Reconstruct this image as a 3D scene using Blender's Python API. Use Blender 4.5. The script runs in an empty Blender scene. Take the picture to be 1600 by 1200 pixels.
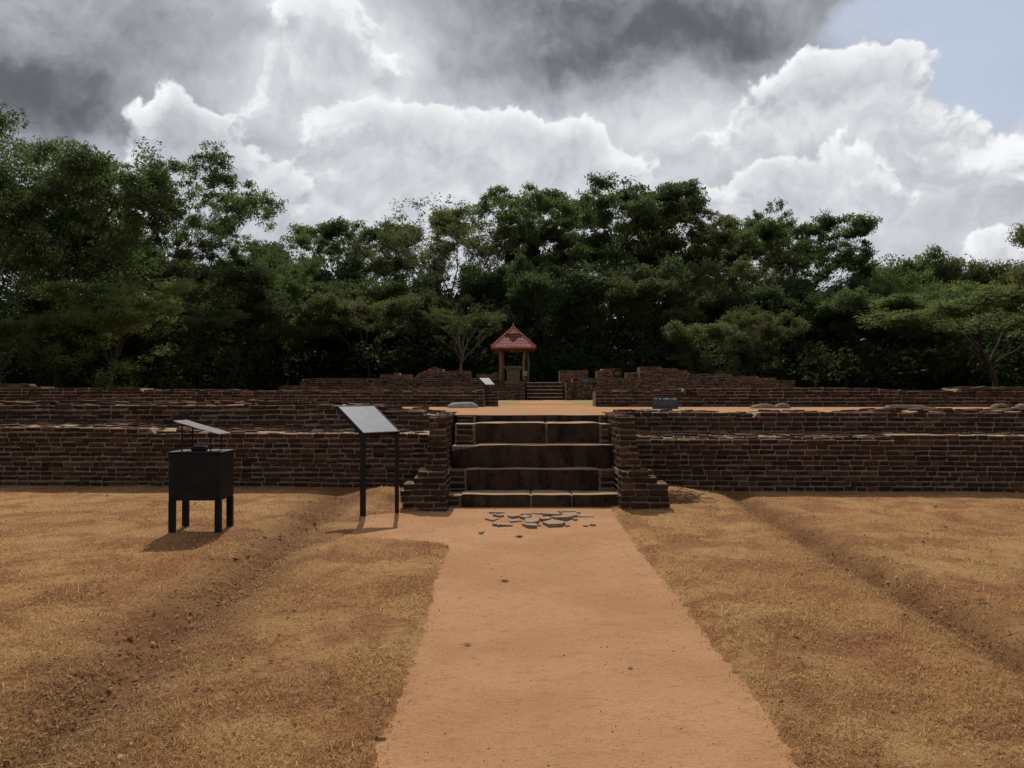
import bpy, bmesh, math, random
import numpy as np
from mathutils import Vector, Matrix, Euler

# ------------------------------------------------------------------ camera, sky, sun, exposure
C = bpy.data.collections.new("scene"); bpy.context.scene.collection.children.link(C)
SC = bpy.context.scene
F = 1444.0; CH = 1.6; HOR = 613.0                    # focal length in photo pixels, eye height, horizon row
cam = bpy.data.cameras.new("camera"); co = bpy.data.objects.new("camera", cam); C.objects.link(co)
cam.sensor_width = 36; cam.lens = F / 1600 * 36; cam.clip_end = 3000; cam.clip_start = 0.05
co.location = (0, 0, CH); co.rotation_euler = (math.pi / 2 + math.atan((HOR - 600) / F), 0, 0)
SC.camera = co
SC.view_settings.view_transform = 'Standard'; SC.view_settings.look = 'None'
SC.view_settings.exposure = 0.0; SC.view_settings.gamma = 1.0; SC.view_settings.use_curve_mapping = False

SUN_EL, SUN_AZ = math.radians(44), math.radians(-6)   # azimuth from +Y towards +X
SKY_STRENGTH = 0.10
sun = bpy.data.lights.new("sun", 'SUN'); sun.energy = 3.9; sun.angle = math.radians(0.6); sun.color = (1.0, 0.95, 0.87)
so = bpy.data.objects.new("sun", sun); C.objects.link(so)
sd = Vector((math.sin(SUN_AZ) * math.cos(SUN_EL), math.cos(SUN_AZ) * math.cos(SUN_EL), math.sin(SUN_EL)))
so.rotation_euler = sd.to_track_quat('Z', 'Y').to_euler(); so.location = (0, 0, 30)


class E:
    """a node socket with arithmetic"""
    def __init__(s, nt, k): s.nt, s.k = nt, k
    def _m(s, op, *a):
        n = s.nt.nodes.new('ShaderNodeMath'); n.operation = op
        for i, v in enumerate((s,) + a):
            if isinstance(v, E): s.nt.links.new(v.k, n.inputs[i])
            else: n.inputs[i].default_value = v
        return E(s.nt, n.outputs[0])
    def __add__(s, o): return s._m('ADD', o)
    def __radd__(s, o): return s._m('ADD', o)
    def __sub__(s, o): return s._m('SUBTRACT', o)
    def __rsub__(s, o): return (s * -1) + o
    def __mul__(s, o): return s._m('MULTIPLY', o)
    def __rmul__(s, o): return s._m('MULTIPLY', o)
    def __truediv__(s, o): return s._m('DIVIDE', o)
    def f(s, op, *a): return s._m(op, *a)
    def sstep(s, lo, hi):
        n = s.nt.nodes.new('ShaderNodeMapRange'); n.interpolation_type = 'SMOOTHSTEP'
        s.nt.links.new(s.k, n.inputs[0]); n.inputs[1].default_value = lo; n.inputs[2].default_value = hi
        return E(s.nt, n.outputs[0])
    def lin(s, lo, hi, a=0., b=1.):
        n = s.nt.nodes.new('ShaderNodeMapRange')
        s.nt.links.new(s.k, n.inputs[0])
        for i, v in enumerate((lo, hi, a, b)): n.inputs[i + 1].default_value = v
        return E(s.nt, n.outputs[0])


def vsock(nt, x, y, z=0.0):
    n = nt.nodes.new('ShaderNodeCombineXYZ')
    for i, v in enumerate((x, y, z)):
        if isinstance(v, E): nt.links.new(v.k, n.inputs[i])
        else: n.inputs[i].default_value = v
    return n.outputs[0]


def vmath(nt, op, a, b):
    n = nt.nodes.new('ShaderNodeVectorMath'); n.operation = op
    for i, v in enumerate((a, b)):
        if isinstance(v, (tuple, list)): n.inputs[i].default_value = v
        elif isinstance(v, float): n.inputs['Scale'].default_value = v
        else: nt.links.new(v, n.inputs[i])
    return n.outputs[0]


def noise(nt, vec, scale, detail=4, rough=0.55, dist=0.0, color=False):
    n = nt.nodes.new('ShaderNodeTexNoise'); nt.links.new(vec, n.inputs['Vector'])
    n.inputs['Scale'].default_value = scale; n.inputs['Detail'].default_value = detail
    n.inputs['Roughness'].default_value = rough; n.inputs['Distortion'].default_value = dist
    return n.outputs['Color'] if color else E(nt, n.outputs[0])


def mixc(nt, fac, a, b, mode='MIX'):
    n = nt.nodes.new('ShaderNodeMix'); n.data_type = 'RGBA'; n.blend_type = mode
    if isinstance(fac, E): nt.links.new(fac.k, n.inputs[0])
    else: n.inputs[0].default_value = fac
    for i, v in ((6, a), (7, b)):
        if isinstance(v, (tuple, list)): n.inputs[i].default_value = (*v[:3], 1)
        else: nt.links.new(v, n.inputs[i])
    return n.outputs[2]


def ramp(nt, fac, stops):
    n = nt.nodes.new('ShaderNodeValToRGB'); nt.links.new(fac.k, n.inputs[0])
    e = n.color_ramp.elements
    while len(e) < len(stops): e.new(0.5)
    for el, (p, c) in zip(e, stops): el.position = p; el.color = (*c, 1)
    return n.outputs[0]


def build_world():
    w = bpy.data.worlds.new("World"); SC.world = w; w.use_nodes = True
    nt = w.node_tree; nt.nodes.clear()
    out = nt.nodes.new('ShaderNodeOutputWorld'); bg = nt.nodes.new('ShaderNodeBackground')
    bg.inputs[1].default_value = SKY_STRENGTH
    nt.links.new(bg.outputs[0], out.inputs[0])
    sky = nt.nodes.new('ShaderNodeTexSky'); sky.sky_type = 'NISHITA'; sky.sun_disc = False
    sky.sun_elevation = SUN_EL; sky.sun_rotation = SUN_AZ; sky.dust_density = 2.0; sky.air_density = 1.0
    tc = nt.nodes.new('ShaderNodeTexCoord'); D = tc.outputs['Generated']
    # soft warp so that nothing keeps a round outline
    wn = noise(nt, D, 3.2, 5, 0.6, 0.0, True)
    wv = vmath(nt, 'SCALE', vmath(nt, 'SUBTRACT', wn, (0.5, 0.5, 0.5)), 0.13)
    wn2 = noise(nt, D, 12.0, 7, 0.62, 0.0, True)
    wv2 = vmath(nt, 'SCALE', vmath(nt, 'SUBTRACT', wn2, (0.5, 0.5, 0.5)), 0.055)
    DW = vmath(nt, 'ADD', vmath(nt, 'ADD', D, wv), wv2)
    UPV = vmath(nt, 'ADD', DW, (0.0, 0.0, 0.016))

    def azel(v):
        sx = nt.nodes.new('ShaderNodeSeparateXYZ'); nt.links.new(v, sx.inputs[0])
        x, y, z = (E(nt, o) for o in sx.outputs)
        az = x.f('ARCTAN2', y); el = z.f('ARCTAN2', (x * x + y * y).f('SQRT'))
        return az, el

    def ang(px, py):
        a = math.atan((px - 800) / F); return a, math.atan((HOR - py) / F * math.cos(a))

    def blobs(ae, items):
        tot = None; az, el = ae
        for (px, py, rx, ry, amp) in items:
            a, e = ang(px, py); sx_, sy_ = rx / F, ry / F
            u = (az - a) * (1 / sx_); v = (el - e) * (1 / sy_)
            g = ((u * u + v * v) * -1.0).f('EXPONENT') * amp
            tot = g if tot is None else tot + g
        return tot

    ae0, ae1 = azel(DW), azel(UPV)
    N0 = noise(nt, DW, 15.0, 8, 0.54, 0.1); N1 = noise(nt, UPV, 15.0, 8, 0.54, 0.1)
    M0 = noise(nt, DW, 6.5, 4, .5, .2); M1 = noise(nt, UPV, 6.5, 4, .5, .2)
    n_big = noise(nt, D, 2.3, 6, 0.6, 0.4); n_mid = noise(nt, DW, 7.5, 7, 0.6, 0.3)
    relief = (N0 - N1)                                  # billows lit from above
    # broad light and dark of the cloud deck, brighter towards the side where the sun stands
    base_items = [(60, 40, 300, 75, -.20), (70, 160, 240, 80, -.42), (300, 30, 160, 60, -.10),
                  (980, 30, 330, 85, -.40), (880, 115, 230, 45, -.14), (1180, 60, 150, 55, -.14), (720, 0, 120, 30, -.10),
                  (800, 330, 1500, 460, .26),
                  (500, 50, 120, 120, .24), (430, 120, 100, 60, .12), (600, 90, 70, 60, .14), (1040, 200, 260, 40, .10),
                  (1100, 150, 120, 30, .08), (640, 230, 160, 35, -.14), (560, 330, 170, 50, .10), (340, 300, 100, 60, -.06), (1150, 230, 120, 60, -.05), (1480, 330, 260, 50, -.04)]
    base = (n_big - .5) * .30 + (n_mid - .5) * .30 + blobs(ae0, base_items) + .425 + relief * .55
    sky_blue = mixc(nt, .62, sky.outputs[0], (4.7, 5.5, 6.9))       # Nishita blue seen through thin white veil
    bl = blobs(ae0, [(1600, 60, 150, 110, 1.3), (1400, 10, 110, 40, .9), (1520, 190, 90, 50, .5), (1470, 230, 60, 30, .4), (520, 330, 120, 25, .5)]) + (n_mid - .5) * .9 + (n_big - .5) * .5
    blue = bl.sstep(.30, .85) * .85
    val = base.f('SMOOTH_MAX', .13, .10)
    # cumulus banks, far to near: lit crisp rims above, grey bodies fading down into the deck
    for (items, lo, amb) in (
            ([(1330, 150, 130, 75, 1.15), (1410, 120, 60, 55, .5), (1180, 170, 90, 60, .55), (1260, 240, 150, 70, .7), (1550, 230, 110, 60, .6), (1500, 330, 150, 60, .5)], .42, .65),
            ([(440, 120, 60, 55, .95), (530, 50, 75, 55, .95), (570, 130, 70, 40, .7), (420, 30, 60, 40, .5), (480, 190, 60, 40, .5)], .42, .68),
            ([(620, 220, 130, 55, 1.05), (520, 190, 60, 40, .5), (770, 225, 110, 60, 1.0), (900, 240, 100, 50, .95), (700, 290, 260, 60, .8), (980, 290, 70, 40, .6)], .42, .65),
            ([(300, 205, 62, 48, 1.1), (365, 250, 60, 50, .8), (330, 320, 120, 90, .9), (445, 325, 36, 55, .9), (250, 240, 40, 40, .5)], .42, .60),
            ([(1215, 290, 62, 36, 1.1), (1330, 290, 66, 42, 1.15), (1270, 350, 190, 45, .9), (1080, 320, 70, 30, .6), (1590, 415, 60, 30, 1.0)], .42, .65)):
        P0 = blobs(ae0, items) + (N0 - .5) * 1.7 + (M0 - .5) * 1.0; P1 = blobs(ae1, items) + (N1 - .5) * 1.7 + (M1 - .5) * 1.0
        m = P0.sstep(lo, lo + .20)
        edge = ((P0 - lo).f('MAXIMUM', 0.0) * -2.2).f('EXPONENT')
        rim = (P0 - P1).sstep(-.04, .28) * edge
        body = rim * .38 + relief * .75 + (n_mid - .5) * .18 + amb
        deep = P0.sstep(lo + .5, lo + 1.1) * .35
        m = m * (1.0 - deep)
        blue = blue * (1.0 - m); val = val * (1.0 - m) + body * m
    val = val.f('SMOOTH_MAX', .12, .06).f('SMOOTH_MIN', .98, .12)
    tint = ramp(nt, val, [(0.1, (.88, .94, 1.07)), (0.5, (.93, .965, 1.06)), (0.85, (.985, .995, 1.02))])
    sc = nt.nodes.new('ShaderNodeVectorMath'); sc.operation = 'SCALE'
    nt.links.new(tint, sc.inputs[0]); nt.links.new((val * (1.0 / SKY_STRENGTH)).k, sc.inputs['Scale'])
    col = mixc(nt, blue, sc.outputs[0], sky_blue)
    nt.links.new(col, bg.inputs[0])
    w.cycles.sampling_method = 'MANUAL'; w.cycles.sample_map_resolution = 512


build_world()

# ------------------------------------------------------------------ helpers
rnd = random.Random(7)


def tag(o, label=None, cat=None, group=None, kind=None):
    if label: o['label'] = label
    if cat: o['category'] = cat
    if group: o['group'] = group
    if kind: o['kind'] = kind
    return o


def empty(name, loc=(0, 0, 0), rz=0.0):
    o = bpy.data.objects.new(name, None); C.objects.link(o)
    o.location = loc; o.rotation_euler = (0, 0, rz); o.empty_display_size = .2
    return o


def link_mesh(name, me, mat=None, parent=None, smooth=False):
    if mat and not me.materials: me.materials.append(mat)
    if smooth: me.polygons.foreach_set('use_smooth', [True] * len(me.polygons))
    o = bpy.data.objects.new(name, me); C.objects.link(o)
    if parent: o.parent = parent
    return o


def np_mesh(name, verts, faces, attr=None):
    """verts (n,3); faces (m,k) all the same k; attr: per-vertex float 'rnd'"""
    me = bpy.data.meshes.new(name)
    verts = np.asarray(verts, np.float32); faces = np.asarray(faces, np.int32)
    me.vertices.add(len(verts)); me.vertices.foreach_set('co', verts.ravel())
    k = faces.shape[1]
    me.loops.add(faces.size); me.loops.foreach_set('vertex_index', faces.ravel())
    me.polygons.add(len(faces))
    me.polygons.foreach_set('loop_start', np.arange(0, faces.size, k, dtype=np.int32))
    me.update(calc_edges=True)
    if attr is not None:
        a = me.attributes.new('rnd', 'FLOAT', 'POINT'); a.data.foreach_set('value', np.asarray(attr, np.float32))
    return me


class MB:
    def __init__(s): s.v = []; s.f = []
    def add(s, vs, fs):
        b = len(s.v); s.v += [tuple(v) for v in vs]; s.f += [tuple(i + b for i in f) for f in fs]
    def box(s, x0, x1, y0, y1, z0, z1, M=None):
        vs = [Vector((x, y, z)) for z in (z0, z1) for y in (y0, y1) for x in (x0, x1)]
        if M is not None: vs = [M @ v for v in vs]
        s.add(vs, [(0, 2, 3, 1), (4, 5, 7, 6), (0, 1, 5, 4), (2, 6, 7, 3), (0, 4, 6, 2), (1, 3, 7, 5)])
    def tube(s, pts, rad, n=8, cap=True):
        pts = [Vector(p) for p in pts]; rings = []
        for i, p in enumerate(pts):
            d = (pts[min(i + 1, len(pts) - 1)] - pts[max(i - 1, 0)]).normalized()
            a = d.cross(Vector((0, 0, 1)) if abs(d.z) < .9 else Vector((1, 0, 0))).normalized(); b = d.cross(a)
            r = rad[i] if isinstance(rad, (list, tuple)) else rad
            rings.append([p + (a * math.cos(2 * math.pi * k / n) + b * math.sin(2 * math.pi * k / n)) * r for k in range(n)])
        vs = [v for r in rings for v in r]; fs = []
        for i in range(len(pts) - 1):
            for k in range(n):
                fs.append((i * n + k, i * n + (k + 1) % n, (i + 1) * n + (k + 1) % n, (i + 1) * n + k))
        if cap: fs.append(tuple(range(n))); fs.append(tuple(range(len(vs) - 1, len(vs) - 1 - n, -1)))
        s.add(vs, fs)
    def mesh(s, name, bevel=0.0):
        me = bpy.data.meshes.new(name); me.from_pydata(s.v, [], s.f); me.update()
        bm = bmesh.new(); bm.from_mesh(me); bmesh.ops.recalc_face_normals(bm, faces=bm.faces)
        if bevel: bmesh.ops.bevel(bm, geom=bm.edges, offset=bevel, segments=1, affect='EDGES')
        bm.to_mesh(me); bm.free()
        return me
    def build(s, name, mat, parent=None, bevel=0.0, smooth=False):
        return link_mesh(name, s.mesh(name, bevel), mat, parent, smooth)


def vnoise(x, y, seed=0):
    x = np.asarray(x, float); y = np.asarray(y, float)
    xi = np.floor(x).astype(np.int64); yi = np.floor(y).astype(np.int64); fx = x - xi; fy = y - yi
    fx = fx * fx * (3 - 2 * fx); fy = fy * fy * (3 - 2 * fy)
    def hsh(a, b):
        h = (a * 374761393 + b * 668265263 + seed * 974711) & 0x7fffffff
        h = ((h ^ (h >> 13)) * 1274126177) & 0x7fffffff
        return ((h ^ (h >> 16)) & 0xffff) / 65535.0
    return (hsh(xi, yi) * (1 - fx) + hsh(xi + 1, yi) * fx) * (1 - fy) + (hsh(xi, yi + 1) * (1 - fx) + hsh(xi + 1, yi + 1) * fx) * fy


def fbm(x, y, seed=0, oct=4):
    t = 0; a = .5; s = 0
    for o in range(oct):
        t = t + a * vnoise(np.asarray(x) * 2 ** o + o * 17.3, np.asarray(y) * 2 ** o - o * 9.1, seed + o); s += a; a *= .5
    return t / s - .5


def rounded(hx, hy, hz, r, n=(6, 4, 3), amp=0.01, seed=0, scale=3.0):
    """a box with softly rounded, uneven faces: returns verts, faces"""
    bm = bmesh.new(); vmap = {}
    def lin(h, k): return [-h + 2 * h * i / k for i in range(k + 1)]
    X, Y, Z = lin(hx, n[0]), lin(hy, n[1]), lin(hz, n[2])
    def V(i, j, k):
        key = (i, j, k)
        if key not in vmap: vmap[key] = bm.verts.new((X[i], Y[j], Z[k]))
        return vmap[key]
    for i in range(n[0]):
        for j in range(n[1]):
            bm.faces.new([V(i, j, 0), V(i, j + 1, 0), V(i + 1, j + 1, 0), V(i + 1, j, 0)])
            bm.faces.new([V(i, j, n[2]), V(i + 1, j, n[2]), V(i + 1, j + 1, n[2]), V(i, j + 1, n[2])])
    for i in range(n[0]):
        for k in range(n[2]):
            bm.faces.new([V(i, 0, k), V(i + 1, 0, k), V(i + 1, 0, k + 1), V(i, 0, k + 1)])
            bm.faces.new([V(i, n[1], k), V(i, n[1], k + 1), V(i + 1, n[1], k + 1), V(i + 1, n[1], k)])
    for j in range(n[1]):
        for k in range(n[2]):
            bm.faces.new([V(0, j, k), V(0, j, k + 1), V(0, j + 1, k + 1), V(0, j + 1, k)])
            bm.faces.new([V(n[0], j, k), V(n[0], j + 1, k), V(n[0], j + 1, k + 1), V(n[0], j, k + 1)])
    from mathutils import noise as mn
    for v in bm.verts:
        p = v.co; q = Vector((max(-hx + r, min(hx - r, p.x)), max(-hy + r, min(hy - r, p.y)), max(-hz + r, min(hz - r, p.z))))
        d = p - q
        if d.length > 1e-6: p = q + d.normalized() * min(d.length, r)
        nv = mn.noise_vector(p * scale + Vector((seed * 3.1, seed * 1.7, 0)))
        v.co = p + nv * amp
    bm.verts.index_update()
    vs = [tuple(v.co) for v in bm.verts]; fs = [tuple(v.index for v in f.verts) for f in bm.faces]
    bm.free(); return vs, fs


# ------------------------------------------------------------------ materials
def new_mat(name):
    m = bpy.data.materials.new(name); m.use_nodes = True; nt = m.node_tree; nt.nodes.clear()
    out = nt.nodes.new('ShaderNodeOutputMaterial'); b = nt.nodes.new('ShaderNodeBsdfPrincipled')
    nt.links.new(b.outputs[0], out.inputs[0]); b.inputs['Specular IOR Level'].default_value = .04
    return m, nt, b, out


def geo_pos(nt): return nt.nodes.new('ShaderNodeNewGeometry').outputs['Position']
def obj_pos(nt): return nt.nodes.new('ShaderNodeTexCoord').outputs['Object']


def attr(nt, name='rnd'):
    n = nt.nodes.new('ShaderNodeAttribute'); n.attribute_name = name; return E(nt, n.outputs['Fac'])


def bump(nt, b, h, strength=.5, dist=.01):
    n = nt.nodes.new('ShaderNodeBump'); n.inputs['Strength'].default_value = strength; n.inputs['Distance'].default_value = dist
    nt.links.new(h.k, n.inputs['Height']); nt.links.new(n.outputs[0], b.inputs['Normal'])


def up_facing(nt):
    g = nt.nodes.new('ShaderNodeNewGeometry'); s = nt.nodes.new('ShaderNodeSeparateXYZ')
    nt.links.new(g.outputs['True Normal'], s.inputs[0]); return E(nt, s.outputs[2])


def brick_material(name, use_attr, tone=.66, red=1.0):
    m, nt, b, _ = new_mat(name); P = geo_pos(nt)
    if use_attr: r = attr(nt)
    else:
        oi = nt.nodes.new('ShaderNodeObjectInfo'); r = E(nt, oi.outputs['Random'])
    t = tone
    c = ramp(nt, r, [(0, (.032 * t, .021 * t, .016 * t)), (.3, (.055 * t, .030 * t, .020 * t)), (.62, (.078 * t * red, .038 * t, .024 * t)),
                     (.85, (.11 * t * red, .050 * t, .030 * t)), (1, (.16 * t * red, .080 * t, .042 * t))])
    n1 = noise(nt, P, 9, 5, .65); n2 = noise(nt, P, 1.3, 4, .6); n3 = noise(nt, P, 45, 4, .7)
    c = mixc(nt, n1.sstep(.50, .72) * .65, c, (.035 * t, .03 * t, .024 * t))               # dark moss and soot
    c = mixc(nt, n2.sstep(.5, .7) * .45, c, (.11 * t * red, .05 * t, .032 * t))
    c = mixc(nt, noise(nt, vmath(nt, 'MULTIPLY', P, (1., 1., .6)), .75, 5, .65).sstep(.50, .66) * .6, c, (.026, .022, .019))   # broad black staining
    lich = noise(nt, P, 19, 5, .7).sstep(.58, .72) * .6
    c = mixc(nt, lich, c, (.19, .165, .135))
    dust = up_facing(nt).sstep(.55, .95) * (.45 + n3 * .4)                                  # sand and dust lie on top faces
    c = mixc(nt, dust, c, (.215, .125, .075))
    nt.links.new(c, b.inputs['Base Color']); b.inputs['Roughness'].default_value = .95
    bump(nt, b, n1 * .6 + n3 * .5, .8, .012)
    return m


def simple_noise_mat(name, c0, c1, scale=8, rough=.9, bstr=.5, bdist=.01, coord='world', detail=6, spec=.06, metallic=0., dust=None):
    m, nt, b, _ = new_mat(name); P = geo_pos(nt) if coord == 'world' else obj_pos(nt)
    n1 = noise(nt, P, scale, detail, .62); n2 = noise(nt, P, scale * 6, 4, .6)
    c = mixc(nt, (n1 * .75 + n2 * .25).sstep(.35, .65), c0, c1)
    if dust: c = mixc(nt, up_facing(nt).sstep(.5, .9) * (.45 + n2 * .9).f('MINIMUM', 1.), c, dust)
    nt.links.new(c, b.inputs['Base Color']); b.inputs['Roughness'].default_value = rough
    b.inputs['Specular IOR Level'].default_value = spec; b.inputs['Metallic'].default_value = metallic
    if bstr: bump(nt, b, n1 * .6 + n2 * .4, bstr, bdist)
    return m


def patches(nt, P):
    """colour of the dry turf at a place: straw, red-brown, olive"""
    w = vmath(nt, 'MULTIPLY', P, (1., .75, 0.))
    a = noise(nt, w, .55, 5, .62, .6); b = noise(nt, w, 1.7, 5, .62, .4); d = noise(nt, w, 6, 4, .6)
    c = mixc(nt, a.sstep(.40, .62), (.53, .315, .132), (.45, .235, .094))
    c = mixc(nt, b.sstep(.44, .60) * .85, c, (.32, .135, .060))
    c = mixc(nt, noise(nt, w, .9, 3, .5).sstep(.58, .72) * .3, c, (.34, .235, .095))
    c = mixc(nt, d.sstep(.5, .75) * .35, c, (.54, .37, .16))
    # along the two shallow drains the turf is redder and darker
    s = nt.nodes.new('ShaderNodeSeparateXYZ'); nt.links.new(P, s.inputs[0])
    x, y = E(nt, s.outputs[0]), E(nt, s.outputs[1])
    wob = (noise(nt, w, 1.6, 4, .6) - .5) * .9
    l = (((x + 2.0 + y * .05) + wob) * 2.2); l = ((l * l) * -1.).f('EXPONENT')
    r = (((x - 2.82 - y * .045) + wob * .6) * 3.2); r = ((r * r) * -1.).f('EXPONENT')
    c = mixc(nt, (l + r).f('MINIMUM', 1.) * .75, c, (.165, .070, .031))
    return c


def soil_mat():
    m, nt, b, _ = new_mat('dry turf'); P = geo_pos(nt); c = patches(nt, P)
    n3 = noise(nt, P, 70, 5, .75); n4 = noise(nt, P, 22, 5, .7)
    c = mixc(nt, n3.sstep(.40, .72), mixc(nt, .5, c, (.08, .042, .022)), c)
    c = mixc(nt, n4.sstep(.50, .70) * .45, c, (.12, .06, .03))
    sx = nt.nodes.new('ShaderNodeSeparateXYZ'); nt.links.new(P, sx.inputs[0])
    far = E(nt, sx.outputs[1]).sstep(17.5, 20.0)
    c = mixc(nt, far, c, (.07, .05, .03))                                                   # leaf-strewn forest floor
    nt.links.new(c, b.inputs['Base Color']); b.inputs['Roughness'].default_value = 1.
    bump(nt, b, n3 * .6 + n4 * .7, 1., .02); return m


def sand_mat():
    m, nt, b, _ = new_mat('sand path'); P = geo_pos(nt)
    n1 = noise(nt, P, .8, 5, .6); n2 = noise(nt, vmath(nt, 'MULTIPLY', P, (1., 1.4, 1.)), 9, 7, .75); n3 = noise(nt, P, 160, 3, .7); n5 = noise(nt, P, 38, 4, .75)
    c = mixc(nt, n1.sstep(.35, .65), (.455, .250, .128), (.385, .200, .097))
    c = mixc(nt, n2.sstep(.50, .70) * .7, c, (.29, .145, .070))
    c = mixc(nt, n3.sstep(.45, .68) * .5, c, (.25, .12, .062))
    c = mixc(nt, n5.sstep(.58, .70) * .6, c, (.24, .125, .065))
    c = mixc(nt, noise(nt, P, 230, 2, .6).sstep(.62, .75) * .4, c, (.62, .45, .32))
    nt.links.new(c, b.inputs['Base Color']); b.inputs['Roughness'].default_value = 1.
    bump(nt, b, n3 * .18 + n5 * .7 + n2 * .45, 1., .016); return m


def blade_mat():
    m, nt, b, out = new_mat('dry grass'); P = geo_pos(nt); c = patches(nt, P); r = attr(nt)
    c = mixc(nt, r.lin(0, 1, .25, .7), c, ramp(nt, r, [(0, (.08, .034, .014)), (.22, (.22, .10, .04)), (.53, (.50, .30, .125)), (.85, (.70, .50, .25)), (1, (.80, .62, .36))]))
    nt.links.new(c, b.inputs['Base Color']); b.inputs['Roughness'].default_value = .8
    tr = nt.nodes.new('ShaderNodeBsdfTranslucent'); nt.links.new(c, tr.inputs[0])
    mx = nt.nodes.new('ShaderNodeMixShader'); mx.inputs[0].default_value = .5
    nt.links.new(b.outputs[0], mx.inputs[1]); nt.links.new(tr.outputs[0], mx.inputs[2]); nt.links.new(mx.outputs[0], out.inputs[0])
    return m


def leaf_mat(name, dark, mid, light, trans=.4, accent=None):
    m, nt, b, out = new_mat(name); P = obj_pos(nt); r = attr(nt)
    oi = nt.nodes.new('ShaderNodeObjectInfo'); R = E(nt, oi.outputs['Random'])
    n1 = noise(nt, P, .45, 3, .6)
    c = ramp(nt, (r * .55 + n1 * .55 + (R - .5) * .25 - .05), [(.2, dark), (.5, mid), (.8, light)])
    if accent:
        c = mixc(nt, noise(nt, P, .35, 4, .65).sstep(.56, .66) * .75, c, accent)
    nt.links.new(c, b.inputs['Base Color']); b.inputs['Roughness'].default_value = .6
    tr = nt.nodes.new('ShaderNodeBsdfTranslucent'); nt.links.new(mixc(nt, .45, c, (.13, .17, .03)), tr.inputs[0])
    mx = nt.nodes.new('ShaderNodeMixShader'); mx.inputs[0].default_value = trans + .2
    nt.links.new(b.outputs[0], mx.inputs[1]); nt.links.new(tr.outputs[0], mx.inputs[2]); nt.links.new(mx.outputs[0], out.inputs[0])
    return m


M_BRICK = brick_material('weathered brick', False); M_BRICKJ = brick_material('weathered brick rows', True)
M_BRICKR = brick_material('red brick rubble', True, 1.1, 1.4)
M_MORTAR = simple_noise_mat('lime mortar', (.12, .092, .07), (.28, .22, .168), 14, .95, .8, .01, dust=(.36, .25, .165))
M_SOIL, M_SAND, M_BLADE = soil_mat(), sand_mat(), blade_mat()
M_PAINT = simple_noise_mat('black painted steel', (.006, .006, .007), (.013, .012, .012), 5, .5, .25, .003, 'object', spec=.15)
M_RUST = simple_noise_mat('rusty thin steel', (.02, .012, .01), (.05, .022, .014), 30, .8, .4, .002, 'object')
M_SHEET = simple_noise_mat('weathered grey sheet', (.06, .055, .05), (.12, .105, .095), 9, .75, .3, .003, 'object', spec=.2)
M_WOOD = simple_noise_mat('shelter timber', (.12, .075, .048), (.20, .135, .09), 12, .85, .6, .01)
M_TILE = simple_noise_mat('clay roof tile', (.36, .17, .14), (.62, .38, .32), 10, .9, .4, .006)
M_TILED = simple_noise_mat('dark clay roof tile', (.06, .025, .02), (.12, .045, .035), 10, .9, .4, .006)
M_RIDGE = simple_noise_mat('red ridge tile', (.26, .07, .045), (.36, .11, .07), 8, .85, .3, .005)
M_FINIAL = simple_noise_mat('grey finial', (.12, .11, .10), (.2, .18, .16), 12, .9, .3, .005)
M_ALTAR = simple_noise_mat('tan pedestal stone', (.15, .115, .06), (.22, .165, .09), 7, .95, .5, .01)
M_SIGN = simple_noise_mat('black enamel board', (.010, .014, .02), (.02, .026, .034), 6, .35, .0, .0, 'object', spec=.4)
M_WHITE = simple_noise_mat('white lettering paint', (.5, .5, .5), (.66, .66, .64), 60, .7, .0, .0, 'object')
M_FAINT = simple_noise_mat('worn grey lettering paint', (.16, .17, .18), (.25, .26, .27), 60, .7, .0, .0, 'object')
M_BLUE = simple_noise_mat('blue enamel', (.05, .09, .14), (.08, .13, .19), 10, .4, .0, .0, 'object')
M_PALE = simple_noise_mat('pale glossy panel', (.17, .17, .18), (.27, .27, .28), 14, .35, .0, .0, 'object')
M_ROCK = simple_noise_mat('pale granite', (.20, .17, .145), (.36, .32, .285), 7, .9, .8, .02)
M_ROCKB = simple_noise_mat('brown weathered stone', (.13, .095, .065), (.24, .18, .13), 7, .95, .8, .02)
M_FLAG = simple_noise_mat('grey flagstone', (.15, .11, .078), (.25, .175, .12), 9, .85, .7, .008, dust=(.30, .195, .12))
M_BARK = simple_noise_mat('dark bark', (.035, .025, .018), (.075, .058, .042), 5, .95, .6, .02, 'object')
M_BARKP = simple_noise_mat('pale bark', (.13, .105, .08), (.24, .20, .16), 4, .95, .6, .02, 'object')
M_LITTER = simple_noise_mat('dead leaf', (.10, .05, .028), (.26, .15, .08), 20, .8, .0, .0)
M_LIT_EDGE = simple_noise_mat('pale step nosing', (.36, .26, .19), (.55, .44, .35), 9, .9, .3, .01)  # sunlit look of the far step edges, put into a pale colour
M_SWARD = simple_noise_mat('low green sward', (.20, .19, .06), (.32, .25, .10), 12, 1., .6, .01)


def step_stone_mat():
    m, nt, b, _ = new_mat('dark step stone'); P = geo_pos(nt)
    n1 = noise(nt, P, 6, 6, .65); st = noise(nt, vmath(nt, 'MULTIPLY', P, (2.0, 2.0, .7)), 2.2, 6, .7, .5); n3 = noise(nt, P, 50, 4, .7)
    c = mixc(nt, st.sstep(.40, .64), (.060, .036, .023), (.017, .013, .011))               # rain streaks down the riser
    c = mixc(nt, n1.sstep(.52, .72) * .6, c, (.095, .057, .036))
    dust = up_facing(nt).sstep(.35, .8) * (.65 + n3 * .5).f('MINIMUM', 1.)
    c = mixc(nt, dust, c, (.37, .235, .145))
    nt.links.new(c, b.inputs['Base Color']); b.inputs['Roughness'].default_value = .9
    bump(nt, b, n1 * .7 + n3 * .4, .6, .012); return m


M_STEP = step_stone_mat()


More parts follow.
